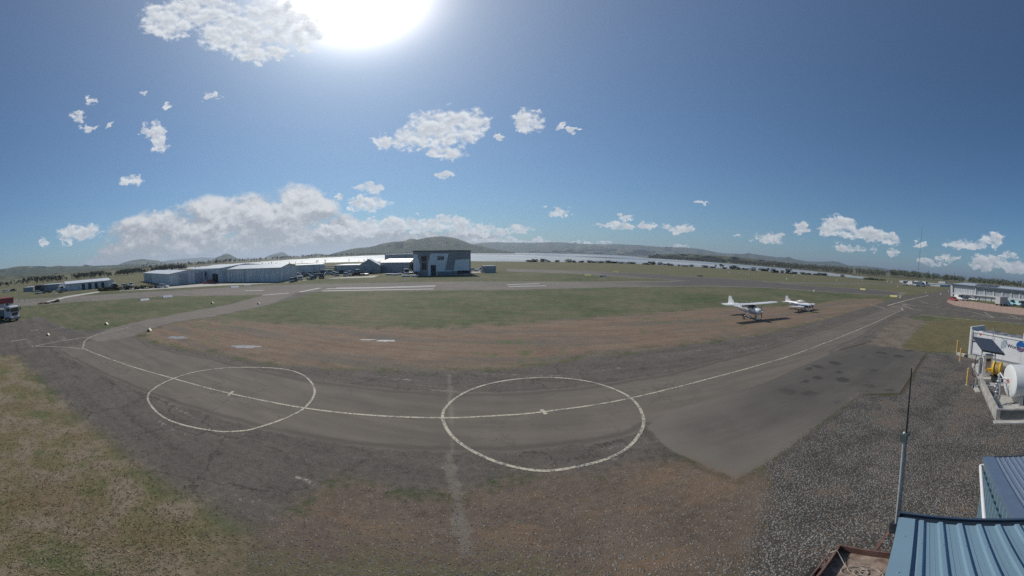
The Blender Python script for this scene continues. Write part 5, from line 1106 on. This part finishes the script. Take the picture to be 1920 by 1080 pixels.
# bund with the white tank
N0 = Vector((19.5, .92, 0)); F0 = Vector((27.2, 3.05, 0)); ul = (F0-N0).normalized(); wr_ = Vector((ul.y, -ul.x, 0)); Ll = (F0-N0).length
bd = thing('bund_wall', 'low concrete bund wall with plank marked faces around the white tank', 'wall', N0)
hb_ = .88; tw_ = .16
MB().prism([Vector(), ul*Ll, ul*Ll+wr_*tw_, wr_*tw_], z*hb_).build('side_wall', CONC, bd)
MB().prism([wr_*tw_, wr_*5, wr_*5+ul*tw_, wr_*tw_+ul*tw_], z*hb_).build('front_wall', CONC, bd)
MB().prism([ul*(Ll*.60)+wr_*tw_, ul*(Ll*.60)+wr_*5, ul*(Ll*.60+tw_)+wr_*5, ul*(Ll*.60+tw_)+wr_*tw_], z*hb_).build('cross_wall', CONC, bd)
MB().prism([wr_*tw_+ul*tw_, wr_*5+ul*tw_, wr_*5+ul*Ll, wr_*tw_+ul*Ll], z*.08).build('floor', CONL, bd)
MB().prism([-wr_*.15-ul*.45, wr_*2.2-ul*.45, wr_*2.2-ul*.005, -wr_*.15-ul*.005], z*.10).build('footing', CONL, bd)
for k in range(2):
    MB().prism([wr_*(.25+1.6*k)-ul*.02+z*.22, wr_*(1.7+1.6*k)-ul*.02+z*.22, wr_*(1.7+1.6*k)-ul*.02+z*.80, wr_*(.25+1.6*k)-ul*.02+z*.80], ul*.018).build('dark_panel', mat('bund_dark', (.10, .105, .10), .8, var=.3, scale=2), bd)
for k in range(7):
    MB().prism([ul*(.4+1.05*k)-wr_*.012+z*.30, ul*(1.2+1.05*k)-wr_*.012+z*.30, ul*(1.2+1.05*k)-wr_*.012+z*.62, ul*(.4+1.05*k)-wr_*.012+z*.62], wr_*.01).build('plank_mark', CONL, bd)
pl_ = thing('dispenser_plinth', 'pale concrete plinth carrying the fuel dispenser', 'plinth', Vector((27.6, 3.0, 0)))
MB().prism([Vector((0, 0, 0)), Vector((.55, -1.9, 0)), Vector((5.6, -.5, 0)), Vector((5.1, 1.5, 0))], z*.28).build('slab', CONL, pl_)
# white horizontal tank
tc = rays([(1893, 714.5)])[0]; Dk = 23.0; Tc = Vector((tc[0], tc[1], 0)).normalized()*Dk; Tc.z = H+Dk*tc[2]/math.hypot(tc[0], tc[1])
ax = Vector((.42, -.907, 0)).normalized(); rt = 1.22; Tc.z = max(Tc.z, rt+.15)
tn = thing('fuel_tank', 'white horizontal cylindrical tank with a red hazard diamond on its end', 'tank', (Tc.x, Tc.y, 0))
TW = mat('tank_white', (.66, .66, .65), .4, var=.06, scale=.9, dirt=((.30, .16, .09), .70)); zc_ = Vector((0, 0, Tc.z))
b = MB(); b.loft([b.ring(zc_+ax*t_, ax, r_, 40) for t_, r_ in ((-.10, .30), (-.085, .75), (-.05, 1.05), (-.01, rt-.05), (.03, rt), (5.5, rt), (5.6, rt-.1))]); b.build('shell', TW, tn, 35)
side = Vector((ax.y, -ax.x, 0)); side = side if side.dot(Vector((1, 0, 0))) < 0 else -side
p_ = zc_-ax*.11; dm = MB(); dm.prism([p_+side*.22, p_-z*.22, p_-side*.22, p_+z*.22], -ax*.015); dm.build('hazard_diamond', DR, tn)
dm = MB(); dm.prism([p_+side*.26+z*.26, p_+side*.26-z*.26, p_-side*.26-z*.26, p_-side*.26+z*.26], -ax*.006); dm.build('placard', TRIM, tn)
for t_ in (.7, 4.5): MB().box(ax*t_+Vector((0, 0, (Tc.z-rt+.25)/2)), (.25, 1.6, max(.12, Tc.z-rt+.25)), Matrix.Rotation(math.atan2(ax.y, ax.x), 3, 'Z')).build('saddle', STEEL, tn)
# dispenser, hoses, reel
def at_d(x, y, d):
    r_ = rays([(x, y)])[0]; q_ = Vector((r_[0], r_[1], 0)).normalized()*d; q_.z = H+d*r_[2]/math.hypot(r_[0], r_[1]); return q_
dp = gp(1848, 704, .29); fr = (math.atan2(-dp.y, -dp.x))
ds = thing('fuel_dispenser', 'white fuel dispenser cabinet with a dark hose loop', 'dispenser', dp, fr+.35)
MB().box((0, 0, .95), (.5, .85, 1.9)).build('cabinet', mat('dispenser_white', (.85, .85, .84), .4, var=.03), ds); MB().box((.26, .05, 1.2), (.03, .5, 1.0)).build('front_panel', mat('dispenser_grey', (.28, .29, .38), .5), ds)
MB().box((.28, .05, 1.55), (.03, .34, .22)).build('display', BLK, ds); MB().box((0, -.62, .9), (.3, .22, 1.75)).build('hose_cabinet', mat('grey_cabinet', (.45, .47, .5), .5), ds)
MB().box((0, 0, 1.95), (.7, 1.05, .1)).build('top_cap', TRIM, ds)
b = MB(); b.tube([(.2, -.75, 1.7), (.35, -1.1, 1.3), (.45, -1.45, .55), (.5, -1.35, .12), (.5, -1.0, .05), (.45, -.7, .35), (.3, -.6, 1.2)], .03, 8); b.build('hose', RUB, ds, 60)
b = MB(); b.tube([(-.05, -1.0, 1.9), (.1, -1.15, 1.2), (.2, -1.1, .5), (.1, -.8, .1)], .035, 8); b.build('hose', RUB, ds, 60)
# solar roof over the dispenser
c1, c2, c3, c4_ = at_d(1841, 656.5, 28.3), at_d(1884, 664, 27.2), at_d(1860, 637, 30.0), at_d(1823, 631.5, 31.0)
sp = thing('solar_panel', 'dark tilted solar panel on posts above the fuel dispenser', 'solar panel', (c1.x, c1.y, 0)); o0 = Vector((c1.x, c1.y, 0))
nrm = (c2-c1).cross(c4_-c1).normalized(); nrm = nrm if nrm.z > 0 else -nrm
MB().prism([c-o0 for c in (c1, c2, c3, c4_)], nrm*.05).build('panel', mat('solar_cells', (.040, .050, .068), .35, var=.1), sp)
MB().prism([c1-o0-nrm*.02, c2-o0-nrm*.02, c2-o0-nrm*.14, c1-o0-nrm*.14], (c4_-c1).normalized()*.05).build('frame', BLK, sp)
MB().prism([c1-o0-nrm*.01, c4_-o0-nrm*.01, c4_-o0-nrm*.09, c1-o0-nrm*.09], (c2-c1).normalized()*.05).build('frame', STEEL, sp)
for f, g_ in ((.12, .2), (.75, .25), (.4, .7)):
    p_ = c1+(c2-c1)*f+(c4_-c1)*g_-o0; MB().cyl((p_.x, p_.y, .28), p_-nrm*.03, .05, None, 10).build('post', STEEL, sp)
yp = gp(1860, 707, .2); yb = thing('drip_tray_box', 'small yellow plastic box on the bund edge below the dispenser', 'box', yp+Vector((0, 0, .55)), fr)
YP = mat('yellow_plastic', (.68, .40, .03), .4, var=.08)
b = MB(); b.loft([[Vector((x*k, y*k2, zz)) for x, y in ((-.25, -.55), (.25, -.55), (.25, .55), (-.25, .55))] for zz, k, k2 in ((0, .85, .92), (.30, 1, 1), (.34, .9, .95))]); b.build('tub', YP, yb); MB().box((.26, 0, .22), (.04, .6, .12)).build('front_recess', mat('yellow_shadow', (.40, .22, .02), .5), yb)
MB().box((0, 0, -.06), (.6, 1.2, .1)).build('shelf', STEEL, yb); MB().cyl((0, -.4, -.7), (0, -.4, -.1), .04, None, 8).build('leg', STEEL, yb); MB().cyl((0, .4, -.7), (0, .4, -.1), .04, None, 8).build('leg', STEEL, yb)
yr = at_d(1868.5, 691, 28.0); rl = thing('hose_reel', 'tall yellow hose reel drum standing behind the dispenser', 'hose reel', (yr.x, yr.y, .2), fr-.22)
hz_ = yr.z-.2
b = MB(); b.cyl((0, -.16, hz_), (0, -.30, hz_), .66, None, 24); b.build('reel_side', mat('reel_yellow', (.72, .47, .06), .4, var=.05), rl, 40); b = MB(); b.cyl((0, .30, hz_), (0, .42, hz_), .66, None, 24); b.build('reel_side', YP, rl, 40)
b = MB(); b.cyl((0, -.16, hz_), (0, .30, hz_), .54, None, 24); b.build('hose_coil', mat('coiled_hose', (.34, .23, .05), .7, var=.3), rl, 40); MB().box((0, 0, (hz_-.6)/2), (.5, .7, max(.2, hz_-.6))).build('stand', DARK, rl)
br = gp(1853, 709, .15); wb2 = thing('hose_coil', 'black coiled hose standing by the yellow box', 'hose', br+Vector((.3, .1, .55)), fr)
b = MB()
for k in range(3): b.tube([(.06*k, .42*math.cos(a), .42*math.sin(a)) for a in np.linspace(0, 2*math.pi, 25)], .035, 6)
b.build('coil', RUB, wb2, 60); MB().box((.06, 0, -.45), (.3, .3, .16)).build('stand', STEEL, wb2)
pw = thing('fuel_pipework', 'galvanised pipes and valves between the dispenser and the white tank', 'pipes', Vector((21.9, 1.25, .08)))
loc0 = Vector((21.9, 1.25, .08))
def pp(l): return [at_d(x, y, d)-loc0 for x, y, d in l]
b = MB(); b.tube(pp([(1871, 745, 22.4), (1871.5, 712, 22.6), (1874, 703, 23.2)]), .06, 8); b.tube(pp([(1874.5, 748, 22.2), (1875, 722, 22.4), (1876, 709, 22.6)]), .05, 8); b.build('riser_pipe', STEEL, pw, 60)
b = MB(); b.tube(pp([(1873, 709.5, 23.0), (1882, 710, 23.2), (1892, 710, 23.4)]), .045, 8); b.tube(pp([(1872, 717.5, 22.8), (1891, 718, 23.2)]), .04, 8); b.tube(pp([(1871, 704, 24), (1875.5, 699, 24), (1881, 708, 23.6), (1891, 709, 23.4)]), .05, 8); b.build('cross_pipe', TRIM, pw, 60)
for (x, y) in [(1868.5, 720), (1870, 728), (1866.5, 725), (1868, 735), (1872, 715)]:
    q_ = at_d(x, y, 22.4)-loc0; b = MB(); b.ball(q_, .11, 10, 6); b.cyl(q_-Vector((0, .16, 0)), q_+Vector((0, .16, 0)), .04, None, 8); b.build('valve', STEEL, pw, 60)
for (x) in (1865.5, 1873): b = MB(); q_ = at_d(x, 750, 22.2)-loc0; b.cyl((q_.x, q_.y, 0), (q_.x, q_.y, .9), .05, None, 8); b.build('stand', STEEL, pw, 60)
st = thing('hose_stand', 'small galvanised stand with hose loops beside the plinth edge', 'stand', gp(1829, 724))
b = MB()
for s in (-.2, .2): b.cyl((s, 0, 0), (s, 0, .8), .05, None, 8)
b.cyl((-.45, 0, .8), (.45, 0, .8), .04, None, 8); b.build('frame', STEEL, st, 60); MB().tube([(-.5, .1, .7), (-.75, .1, .3), (-.5, .1, .05), (.3, .1, .04), (.7, .1, .15), (.75, .1, .6)], .035, 8).build('hose', RUB, st, 60)
MB().box((0, 0, .03), (.9, .5, .06)).build('base', STEEL, st)
sl_ = gp(1832, 733); o = MB().prism([(-.5, -.14, 0), (.5, -.18, 0), (.55, .1, 0), (.3, .2, 0), (-.45, .18, 0)], (0, 0, .12)).build('concrete_slab', CONL); o.location = sl_; o.rotation_euler = (0, 0, .4); tag(o, 'small pale concrete slab lying at the foot of the bund wall', 'slab')
# thin fence along the far road on the right
fn = thing('wire_fence', 'thin wire fence with slim posts in front of the long grey hangar', 'fence', gp(1775, 575)); f0 = gp(1775, 575)
pts_ = [gp(1741, 592)+(gp(1787, 561)-gp(1741, 592))*k/5 for k in range(6)]
pts2 = [gp(1790, 570.5)+(gp(1935, 596)-gp(1790, 570.5))*k/14 for k in range(15)]
for grp in (pts2,):
    for p in grp: MB().cyl(p-f0, p-f0+z*1.7, .035, None, 6).build('post', STEEL, fn)
    for hz2 in (.5, 1.1, 1.65): MB().tube([p-f0+z*hz2 for p in grp], .008, 4).build('wire', STEEL, fn)

# ================================================================ NEAR ROOF, SHED, ANTENNA, TRAILER
RB = mat('blue_roof_paint', (.20, .305, .375), .42, .15, var=.06, scale=.8); RBD = mat('dark_blue_trim', (.055, .085, .125), .4, .1, var=.08); SHB = mat('slate_blue_roof', (.20, .25, .325), .4, .2, var=.06)
SCR = mat('screw_head', (.40, .46, .50), .35, .5)
C = gp(1689, 975, 5.9); G = (gp(1920, 987, 5.9)-C).normalized(); U = Vector((-G.y, G.x, 0)); U = U if U.x < 0 else -U
U = Vector((math.cos(R(-163.5)), math.sin(R(-163.5)), .045)).normalized(); NZ = U.cross(G).normalized(); NZ = NZ if NZ.z > 0 else -NZ
nr = thing('near_building', 'building with a blue ribbed metal roof in the bottom right corner', 'building', (C.x, C.y, 0)); O_ = Vector((0, 0, C.z))
Lg, Lu = 6.0, 4.2
prof = []; x = .30; sp_ = .190
pt2 = [(0.0, .0), (.24, .0)]
rb = MB(); line = [(.0, .035), (.145, .035), (.152, 0)]
x = .205
while x < Lg:
    line += [(x-.030, 0), (x-.012, .032), (x+.024, .032), (x+.042, 0)]
    line += [(x+.085, .0), (x+.0875, -.006), (x+.090, 0), (x+.122, 0), (x+.125, .003), (x+.128, 0)]; x += sp_
def rp(s, h, t): return O_+G*s+U*t+NZ*h
rb.loft([[rp(s, h, -.02) for s, h in line], [rp(s, h, .10) for s, h in line], [rp(s, h, .104) for s, h in line], [rp(s, h, Lu) for s, h in line]], False, 0, False)
ROOFMB = rb
b = MB(); b.prism([rp(-.02, .04, .0), rp(.142, .045, .0), rp(.142, .045, Lu), rp(-.02, .04, Lu)], NZ*.004); b.prism([rp(-.02, .04, 0), rp(-.02, .04, Lu), rp(-.02, -.16, Lu), rp(-.02, -.16, 0)], -G*.006); b.build('barge_flashing', RB, nr)
gu = MB(); gu.prism([rp(-.03, .045, -.13), rp(Lg, .045, -.13), rp(Lg, -.10, -.13), rp(-.03, -.10, -.13)], U*.012); gu.prism([rp(-.03, -.10, -.118), rp(Lg, -.10, -.118), rp(Lg, -.10, -.06), rp(-.03, -.10, -.06)], NZ*.01); gu.prism([rp(-.03, .045, -.118), rp(Lg, .045, -.118), rp(Lg, .045, -.098), rp(-.03, .045, -.098)], -NZ*.01); gu.prism([rp(-.03, .035, -.118), rp(-.02, .035, -.118), rp(-.02, .035, -.06), rp(-.03, .035, -.06)], -NZ*.13); gu.build('gutter', RBD, nr)
sc = MB(); x = .211
while x < Lg:
    for t_ in (.42, 1.15, 1.9): sc.cyl(rp(x, .032, t_), rp(x, .040, t_), .009, .007, 8)
    x += sp_
for t_ in (.35, .95, 1.6): sc.cyl(rp(.06, .049, t_), rp(.06, .056, t_), .009, .007, 8)
o_ = len(ROOFMB.v); ROOFMB.v += sc.v; ROOFMB.f += [tuple(i+o_ for i in f) for f in sc.f]; ROOFMB.mi += [1]*len(sc.f); ROOFMB.build('roof', [RB, SCR], nr)
wl = MB(); Gh = Vector((G.x, G.y, 0)).normalized(); Uh = Vector((U.x, U.y, 0)).normalized()
wl.prism([Gh*.06+Uh*.04, Gh*Lg+Uh*.04, Gh*Lg+Uh*Lu, Gh*.06+Uh*Lu], Vector((0, 0, 5.76))); wl.build('wall', ribbed('blue_cladding', (.15, .24, .31), (1, 1, 0), .1, .45), nr)
# slate blue shed beyond
C2 = Vector((9.81, .68, 3.0)); E2 = (Vector((6.69, -.36, 3.0))-C2).normalized(); F2 = Vector((E2.y, -E2.x, 0)); F2 = F2 if F2.y < 0 else -F2
sh = thing('blue_shed', 'slate blue shed with a corrugated roof and white pipe behind the near roof', 'shed', (C2.x, C2.y, 0)); Oz = Vector((0, 0, 3.0))
b = MB(); ln = []; x = .30
while x < 6: ln += [(x, .0), (x+.09, .0), (x+.105, .032), (x+.135, .032), (x+.15, 0)]; x += .165
def sp2(s, h, t): return Oz+F2*s+E2*t+Vector((0, 0, h-.03*s))
b.loft([[sp2(s, h, t) for s, h in ln] for t in (0.02, 2, 4.4)], False, 0, False); b.build('roof', SHB, sh)
b = MB(); b.prism([sp2(-.03, .03, 0), sp2(.31, .03, 0), sp2(.31, .03, 4.4), sp2(-.03, .03, 4.4)], (0, 0, .01)); b.prism([sp2(-.03, .03, 0), sp2(-.03, -.15, 0), sp2(-.03, -.15, 4.4), sp2(-.03, .03, 4.4)], -F2*.008); b.build('barge_flashing', mat('slate_blue_flashing', (.135, .185, .265), .42, .15, var=.05), sh)
b = MB(); b.prism([sp2(.31, .04, -.02), sp2(6, .04, -.02), sp2(6, .0, -.02), sp2(.31, 0, -.02)], E2*.015); b.build('ridge_cap', RBD, sh)
b = MB(); wln = []; x = 0.0
while x < 4.4: wln += [(x, 0), (x+.11, .0), (x+.14, .06), (x+.21, .06), (x+.24, 0)]; x += .28
b.loft([[Vector((0, 0, zz))+E2*t+F2*(.06-h) for t, h in wln] for zz in (0, 2.93)], False, 0, False)
b.build('wall', mat('blue_wall_sheet', (.17, .27, .34), .42, .1, var=.05), sh)
MB().prism([F2*.06+E2*.005, F2*5.9+E2*.005, F2*5.9+E2*.05, F2*.06+E2*.05], (0, 0, 2.85)).build('end_wall', mat('blue_wall_sheet', (.17, .27, .34)), sh)
d1_ = at_d(1838.3, 872, 9.95); d2_ = at_d(1847, 985, 6.75); o3 = Vector((C2.x, C2.y, 0)); dn = (d1_-d2_).normalized()
b = MB(); b.tube([d2_-o3, d1_-o3-dn*.08, d1_-o3-dn*.02+F2*.02, d1_-o3+dn*.0+F2*.09, d1_-o3-dn*.03+F2*.17], .05, 14); b.build('white_pipe', mat('white_plastic', (.74, .74, .72), .35, var=.04), sh, 60)
MB().cyl(d2_+(d1_-d2_)*.22-o3+F2*.0, d2_+(d1_-d2_)*.22-o3+F2*.16, .012, None, 6).build('pipe_clip', STEEL, sh)
# antenna
mb_ = at_d(1680, 988, 3.52); ma_ = at_d(1695, 818, 3.52); mt_ = at_d(1708, 690, 3.52)
an = thing('antenna_mast', 'thin black whip antenna on a grey pole at the corner of the blue roof', 'antenna', (mb_.x, mb_.y, mb_.z-.2)); o4 = Vector((mb_.x, mb_.y, mb_.z-.2)); hp = ma_.z-o4.z; ht_ = mt_.z-o4.z
pv = Vector((ma_.x-mb_.x, ma_.y-mb_.y, 0))
b = MB(); b.cyl((0, 0, 0), (pv.x, pv.y, hp), .0145, None, 14); b.build('pole', mat('weathered_aluminium', (.46, .46, .455), .5, .15, var=.12, scale=6), an, 40)
sd_ = Vector((-mb_.y, mb_.x, 0)).normalized()*-.028
b = MB(); b.cyl(sd_, sd_+Vector((pv.x, pv.y, hp-.02)), .011, None, 10); b.build('cable', mat('grey_cable', (.17, .175, .18), .6), an, 40)
pm2 = Vector((pv.x, pv.y, hp)); tv = Vector((mt_.x-ma_.x, mt_.y-ma_.y, mt_.z-ma_.z))
b = MB(); b.box(pm2+Vector((0, 0, -.02)), (.06, .075, .10)); b.cyl(pm2+sd_*1.2+Vector((0, 0, .02)), pm2+sd_*1.2+Vector((0, 0, .05)), .03, None, 10); b.build('clamp', mat('dark_clamp', (.10, .125, .12), .5, .3), an)
b = MB(); b.ball(pm2+Vector((0, 0, .045)), .016, 8, 6); b.build('bolt', TRIM, an, 60)
b = MB(); b.cyl(pm2+sd_*.8, pm2+sd_*.3+tv, .011, .0065, 10); b.build('whip', BLK, an, 40)
b = MB(); b.box(Vector((0, 0, .20))-sd_*1.2, (.05, .06, .16)); b.box(Vector((0, 0, .12))-sd_*1.0, (.09, .05, .05)); b.build('bracket', mat('bracket_black', (.03, .035, .045), .5), an)
g5 = at_d(1712, 905, 3.46)-o4; b = MB(); b.tube([pm2+Vector((0, 0, -.04))+sd_, (pm2*.55+g5*.45), g5], .002, 4); b.build('guy_line', mat('pale_cord', (.40, .40, .38), .8), an)
# trailer with rope
tA, tB, tC = gp(1573, 1021, .62), gp(1673, 1037, .62), gp(1532, 1079, .62)
w1 = (tB-tA); w1.z = 0; Wt = 1.55; w1.normalize(); l1 = Vector((-w1.y, w1.x, 0)); l1 = l1 if l1.x < 0 else -l1
tr = thing('box_trailer', 'rusty brown box trailer with an open tray below the blue roof', 'trailer', (tA.x, tA.y, 0)); Lt = 2.2; z = Vector((0, 0, 1))
RUST = mat('rusty_steel', (.155, .085, .065), .8, var=.35, scale=4, bump=.3, dirt=((.10, .05, .04), .55)); BED = mat('trailer_bed', (.25, .19, .15), .85, var=.4, scale=5, bump=.3, dirt=((.13, .085, .065), .5))
th_ = .05; zb, zt3 = .34, .64
def wallp(a, b_, nm='side_panel', m=RUST, inn=None):
    d = (b_-a).normalized(); pn = Vector((-d.y, d.x, 0)); MB().prism([a+z*zb, b_+z*zb, b_+z*zt3, a+z*zt3], pn*th_).build(nm, m, tr)
O6 = Vector()
MB().prism([O6, w1*Wt, w1*Wt+l1*th_, l1*th_], z*(zt3-zb)).build('front_panel', RUST, tr, loc=(0, 0, zb))
MB().prism([l1*th_, l1*Lt, l1*Lt+w1*th_, l1*th_+w1*th_], z*(zt3-zb)).build('side_panel', RUST, tr, loc=(0, 0, zb)); MB().prism([w1*(Wt-th_)+l1*th_, w1*Wt+l1*th_, w1*Wt+l1*Lt, w1*(Wt-th_)+l1*Lt], z*(zt3-zb)).build('side_panel', RUST, tr, loc=(0, 0, zb))
MB().prism([l1*Lt, w1*Wt+l1*Lt, w1*Wt+l1*(Lt+th_), l1*(Lt+th_)], z*(zt3-zb)).build('tailgate', RUST, tr, loc=(0, 0, zb))
MB().prism([w1*.02+l1*.02, w1*(Wt-.02)+l1*.02, w1*(Wt-.02)+l1*(Lt-.02), w1*.02+l1*(Lt-.02)], z*.04).build('floor', BED, tr, loc=(0, 0, zb-.02))
b = MB(); b.cyl(-w1*.09+l1*.2+z*.60, -w1*.09+l1*Lt+z*.60, .022, None, 8); b.build('side_rail', RUST, tr, 40)
for k in range(5): MB().cyl(-w1*.09+l1*(.2+.5*k)+z*.60, -w1*.0+l1*(.2+.5*k)+z*.45, .014, None, 6).build('rail_bracket', RUST, tr)
de = gp(1674, 988, .48)-Vector((tA.x, tA.y, 0)); ds_ = w1*.80+z*.40
b = MB(); dd = (de-ds_); pn = Vector((-dd.y, dd.x, 0)).normalized(); b.hexa([ds_-pn*.045-z*.05, ds_+pn*.045-z*.05, de-pn*.04-z*.05, de+pn*.04-z*.05, ds_-pn*.045+z*.05, ds_+pn*.045+z*.05, de-pn*.04+z*.05, de+pn*.04+z*.05]); b.build('drawbar', RUST, tr)
b = MB(); b.cyl(de+z*.06, de+z*.30, .03, None, 8); b.box(de+z*.02, (.2, .12, .12)); b.build('coupling', BLK, tr, 40)
jm = ds_+dd*.45; b = MB(); b.tube([jm-pn*.05+z*.05, jm-pn*.16+z*.16, jm-pn*.10+z*.28], .018, 6); b.tube([jm-dd*.05-pn*.05+z*.05, jm-dd*.05-pn*.2+z*.08], .015, 6); b.build('chain_hook', STEEL, tr, 40)
for sx in (-.14, Wt+.14):
    w = MB().cyl(w1*(sx-.08)+l1*1.2+z*.29, w1*(sx+.08)+l1*1.2+z*.29, .29, None, 18).build('wheel', RUB, tr, 40); MB().cyl(w1*(sx-.085)+l1*1.2+z*.29, w1*(sx+.085)+l1*1.2+z*.29, .15, None, 12).build('rim', STEEL, w)
ROPE = mat('rope_fibre', (.42, .37, .31), .9, var=.25, scale=30)
rp_ = thing('rope', 'loose pale rope coiled on the floor of the rusty trailer', 'rope', (tA.x, tA.y, 0)); r3 = random.Random(4)
cr = w1*.62+l1*.78+z*(zb+.05)
pts_ = [w1*.02-w1*.08+l1*.35+z*.60, w1*.06+l1*.32+z*.655, w1*.22+l1*.45+z*.48, cr+w1*-.15+l1*-.05]
for k in range(46):
    a = k*.52; rr2 = .20+.09*math.sin(k*.37)+.03*r3.random(); off = w1*(.26*min(1, k/30)); pts_.append(cr+off+w1*(rr2*1.2*math.cos(a))+l1*(rr2*.8*math.sin(a))+z*(.012+.02*r3.random()))
b = MB(); b.tube(spline([tuple(p) for p in pts_], 4), .011, 6); b.build('rope_length', ROPE, rp_, 60)
MB().tube([Vector(p) for p in spline([tuple(-w1*.11+l1*.30+z*.60), tuple(-w1*.13+l1*.36+z*.55), tuple(-w1*.05+l1*.40+z*.62), tuple(w1*.03+l1*.34+z*.66)], 5)], .013, 6).build('knot', ROPE, rp_, 60)
# ================================================================ LOOSE STONES AND GRASS TUFTS NEAR THE CAMERA (stuff)
def scatter(name, polys_in, polys_out, n, maker, mats, label, dens=1.0, seed=1, rmax=34, edge=0.1):
    r0 = np.random.default_rng(seed); r2 = random.Random(seed); b = MB()
    A_ = R(-95)+R(190)*r0.random(n); rr2 = 4.5*(rmax/4.5)**r0.random(n)
    X = rr2*np.sin(A_); Y = rr2*np.cos(A_); Pt = np.stack([X, Y], 1)
    ins = np.zeros(n, bool)
    for k in polys_in:
        for pl in POLY[k]: ins |= sdf(Pt, ground_line(pl+[pl[0]])[:-1]) > edge*(1-2.2*r0.random(n)**2)
    for k in polys_out:
        for pl in POLY[k]: ins &= sdf(Pt, ground_line(pl+[pl[0]])[:-1]) < -0.1
    for p in Pt[ins]: maker(b, p[0], p[1], r2)
    o = b.build(name, mats); o['kind'] = 'stuff'; o['label'] = label; return o
def stone(b, x, y, r):
    s = .014+.026*r.random()**2; a = r.random()*6.28; h = s*(.5+.5*r.random()); m = 0 if r.random() < .55 else (1 if r.random() < .6 else 2)
    pts = [Vector((x+s*(0.7+.5*r.random())*math.cos(a+k*1.57), y+s*(0.7+.5*r.random())*math.sin(a+k*1.57), .0)) for k in range(4)]
    top = Vector((x+s*.2*(r.random()-.5), y+s*.2*(r.random()-.5), h))
    b.add(pts+[top], [(0, 1, 4), (1, 2, 4), (2, 3, 4), (3, 0, 4)], m)
def tuft(b, x, y, r):
    m = 0 if r.random() < .5 else (1 if r.random() < .6 else 2)
    for _ in range(5):
        a = r.random()*6.28; l = .03+.045*r.random(); w = .012; d = Vector((math.cos(a), math.sin(a), 0)); e = Vector((-d.y, d.x, 0)); c = Vector((x, y, 0))+d*.03*r.random()
        b.add([c-e*w, c+e*w, c+d*l*.8+Vector((0, 0, l*.7))], [(0, 1, 2)], m)
ST1, ST2, ST3 = mat('stone_grey', (.20, .193, .18), .9, var=.3, scale=20), mat('stone_pale', (.30, .285, .26), .9, var=.2, scale=20), mat('stone_brown', (.20, .13, .085), .9, var=.3, scale=20)
GT1, GT2, GT3 = mat('blade_olive', (.19, .17, .085), .85, var=.3, scale=8), mat('blade_straw', (.33, .27, .18), .85, var=.25, scale=8), mat('blade_green', (.13, .14, .06), .85, var=.3, scale=8)
scatter('gravel', ['gravel', 'brown'], ['patch'], 42000, stone, [ST1, ST2, ST3], 'loose crushed stones on the gravel ground', seed=3)
scatter('gravel', ['tarmac', 'dirt'], ['taxi', 'gravel'], 16000, stone, [ST1, ST2, ST3], 'scattered pale chips on the broken tarmac', seed=4)
scatter('grass', ['verge'], [], 42000, tuft, [GT1, GT2, GT3], 'short dry grass on the near verge', seed=5, rmax=30, edge=0.9)

# ================================================================ HAZE
ztop = max(v.co.z for o in bpy.data.objects if o.type == 'MESH' and o.name.split('.')[0] in ('hill', 'lattice') for v in o.data.vertices)+6
hzb = MB().box((0, 0, (ztop-4)/2), (28000*2, 28000*2, ztop+4)).build('haze', RUB); print('HAZE TOP', ztop)
hm = bpy.data.materials.new('haze_volume'); hm.use_nodes = True; ht2 = hm.node_tree
for n_ in list(ht2.nodes): ht2.nodes.remove(n_)
pv_ = nnode(ht2, 'ShaderNodeVolumePrincipled', None, Color=(0.74, 0.86, 1.0, 1), Density=1.2e-4, Anisotropy=0.35); nnode(ht2, 'ShaderNodeOutputMaterial', None, Volume=pv_.outputs[0])
hzb.data.materials.clear(); hzb.data.materials.append(hm); hzb['kind'] = 'stuff'
hzb.data.update()
bpy.context.view_layer.update()
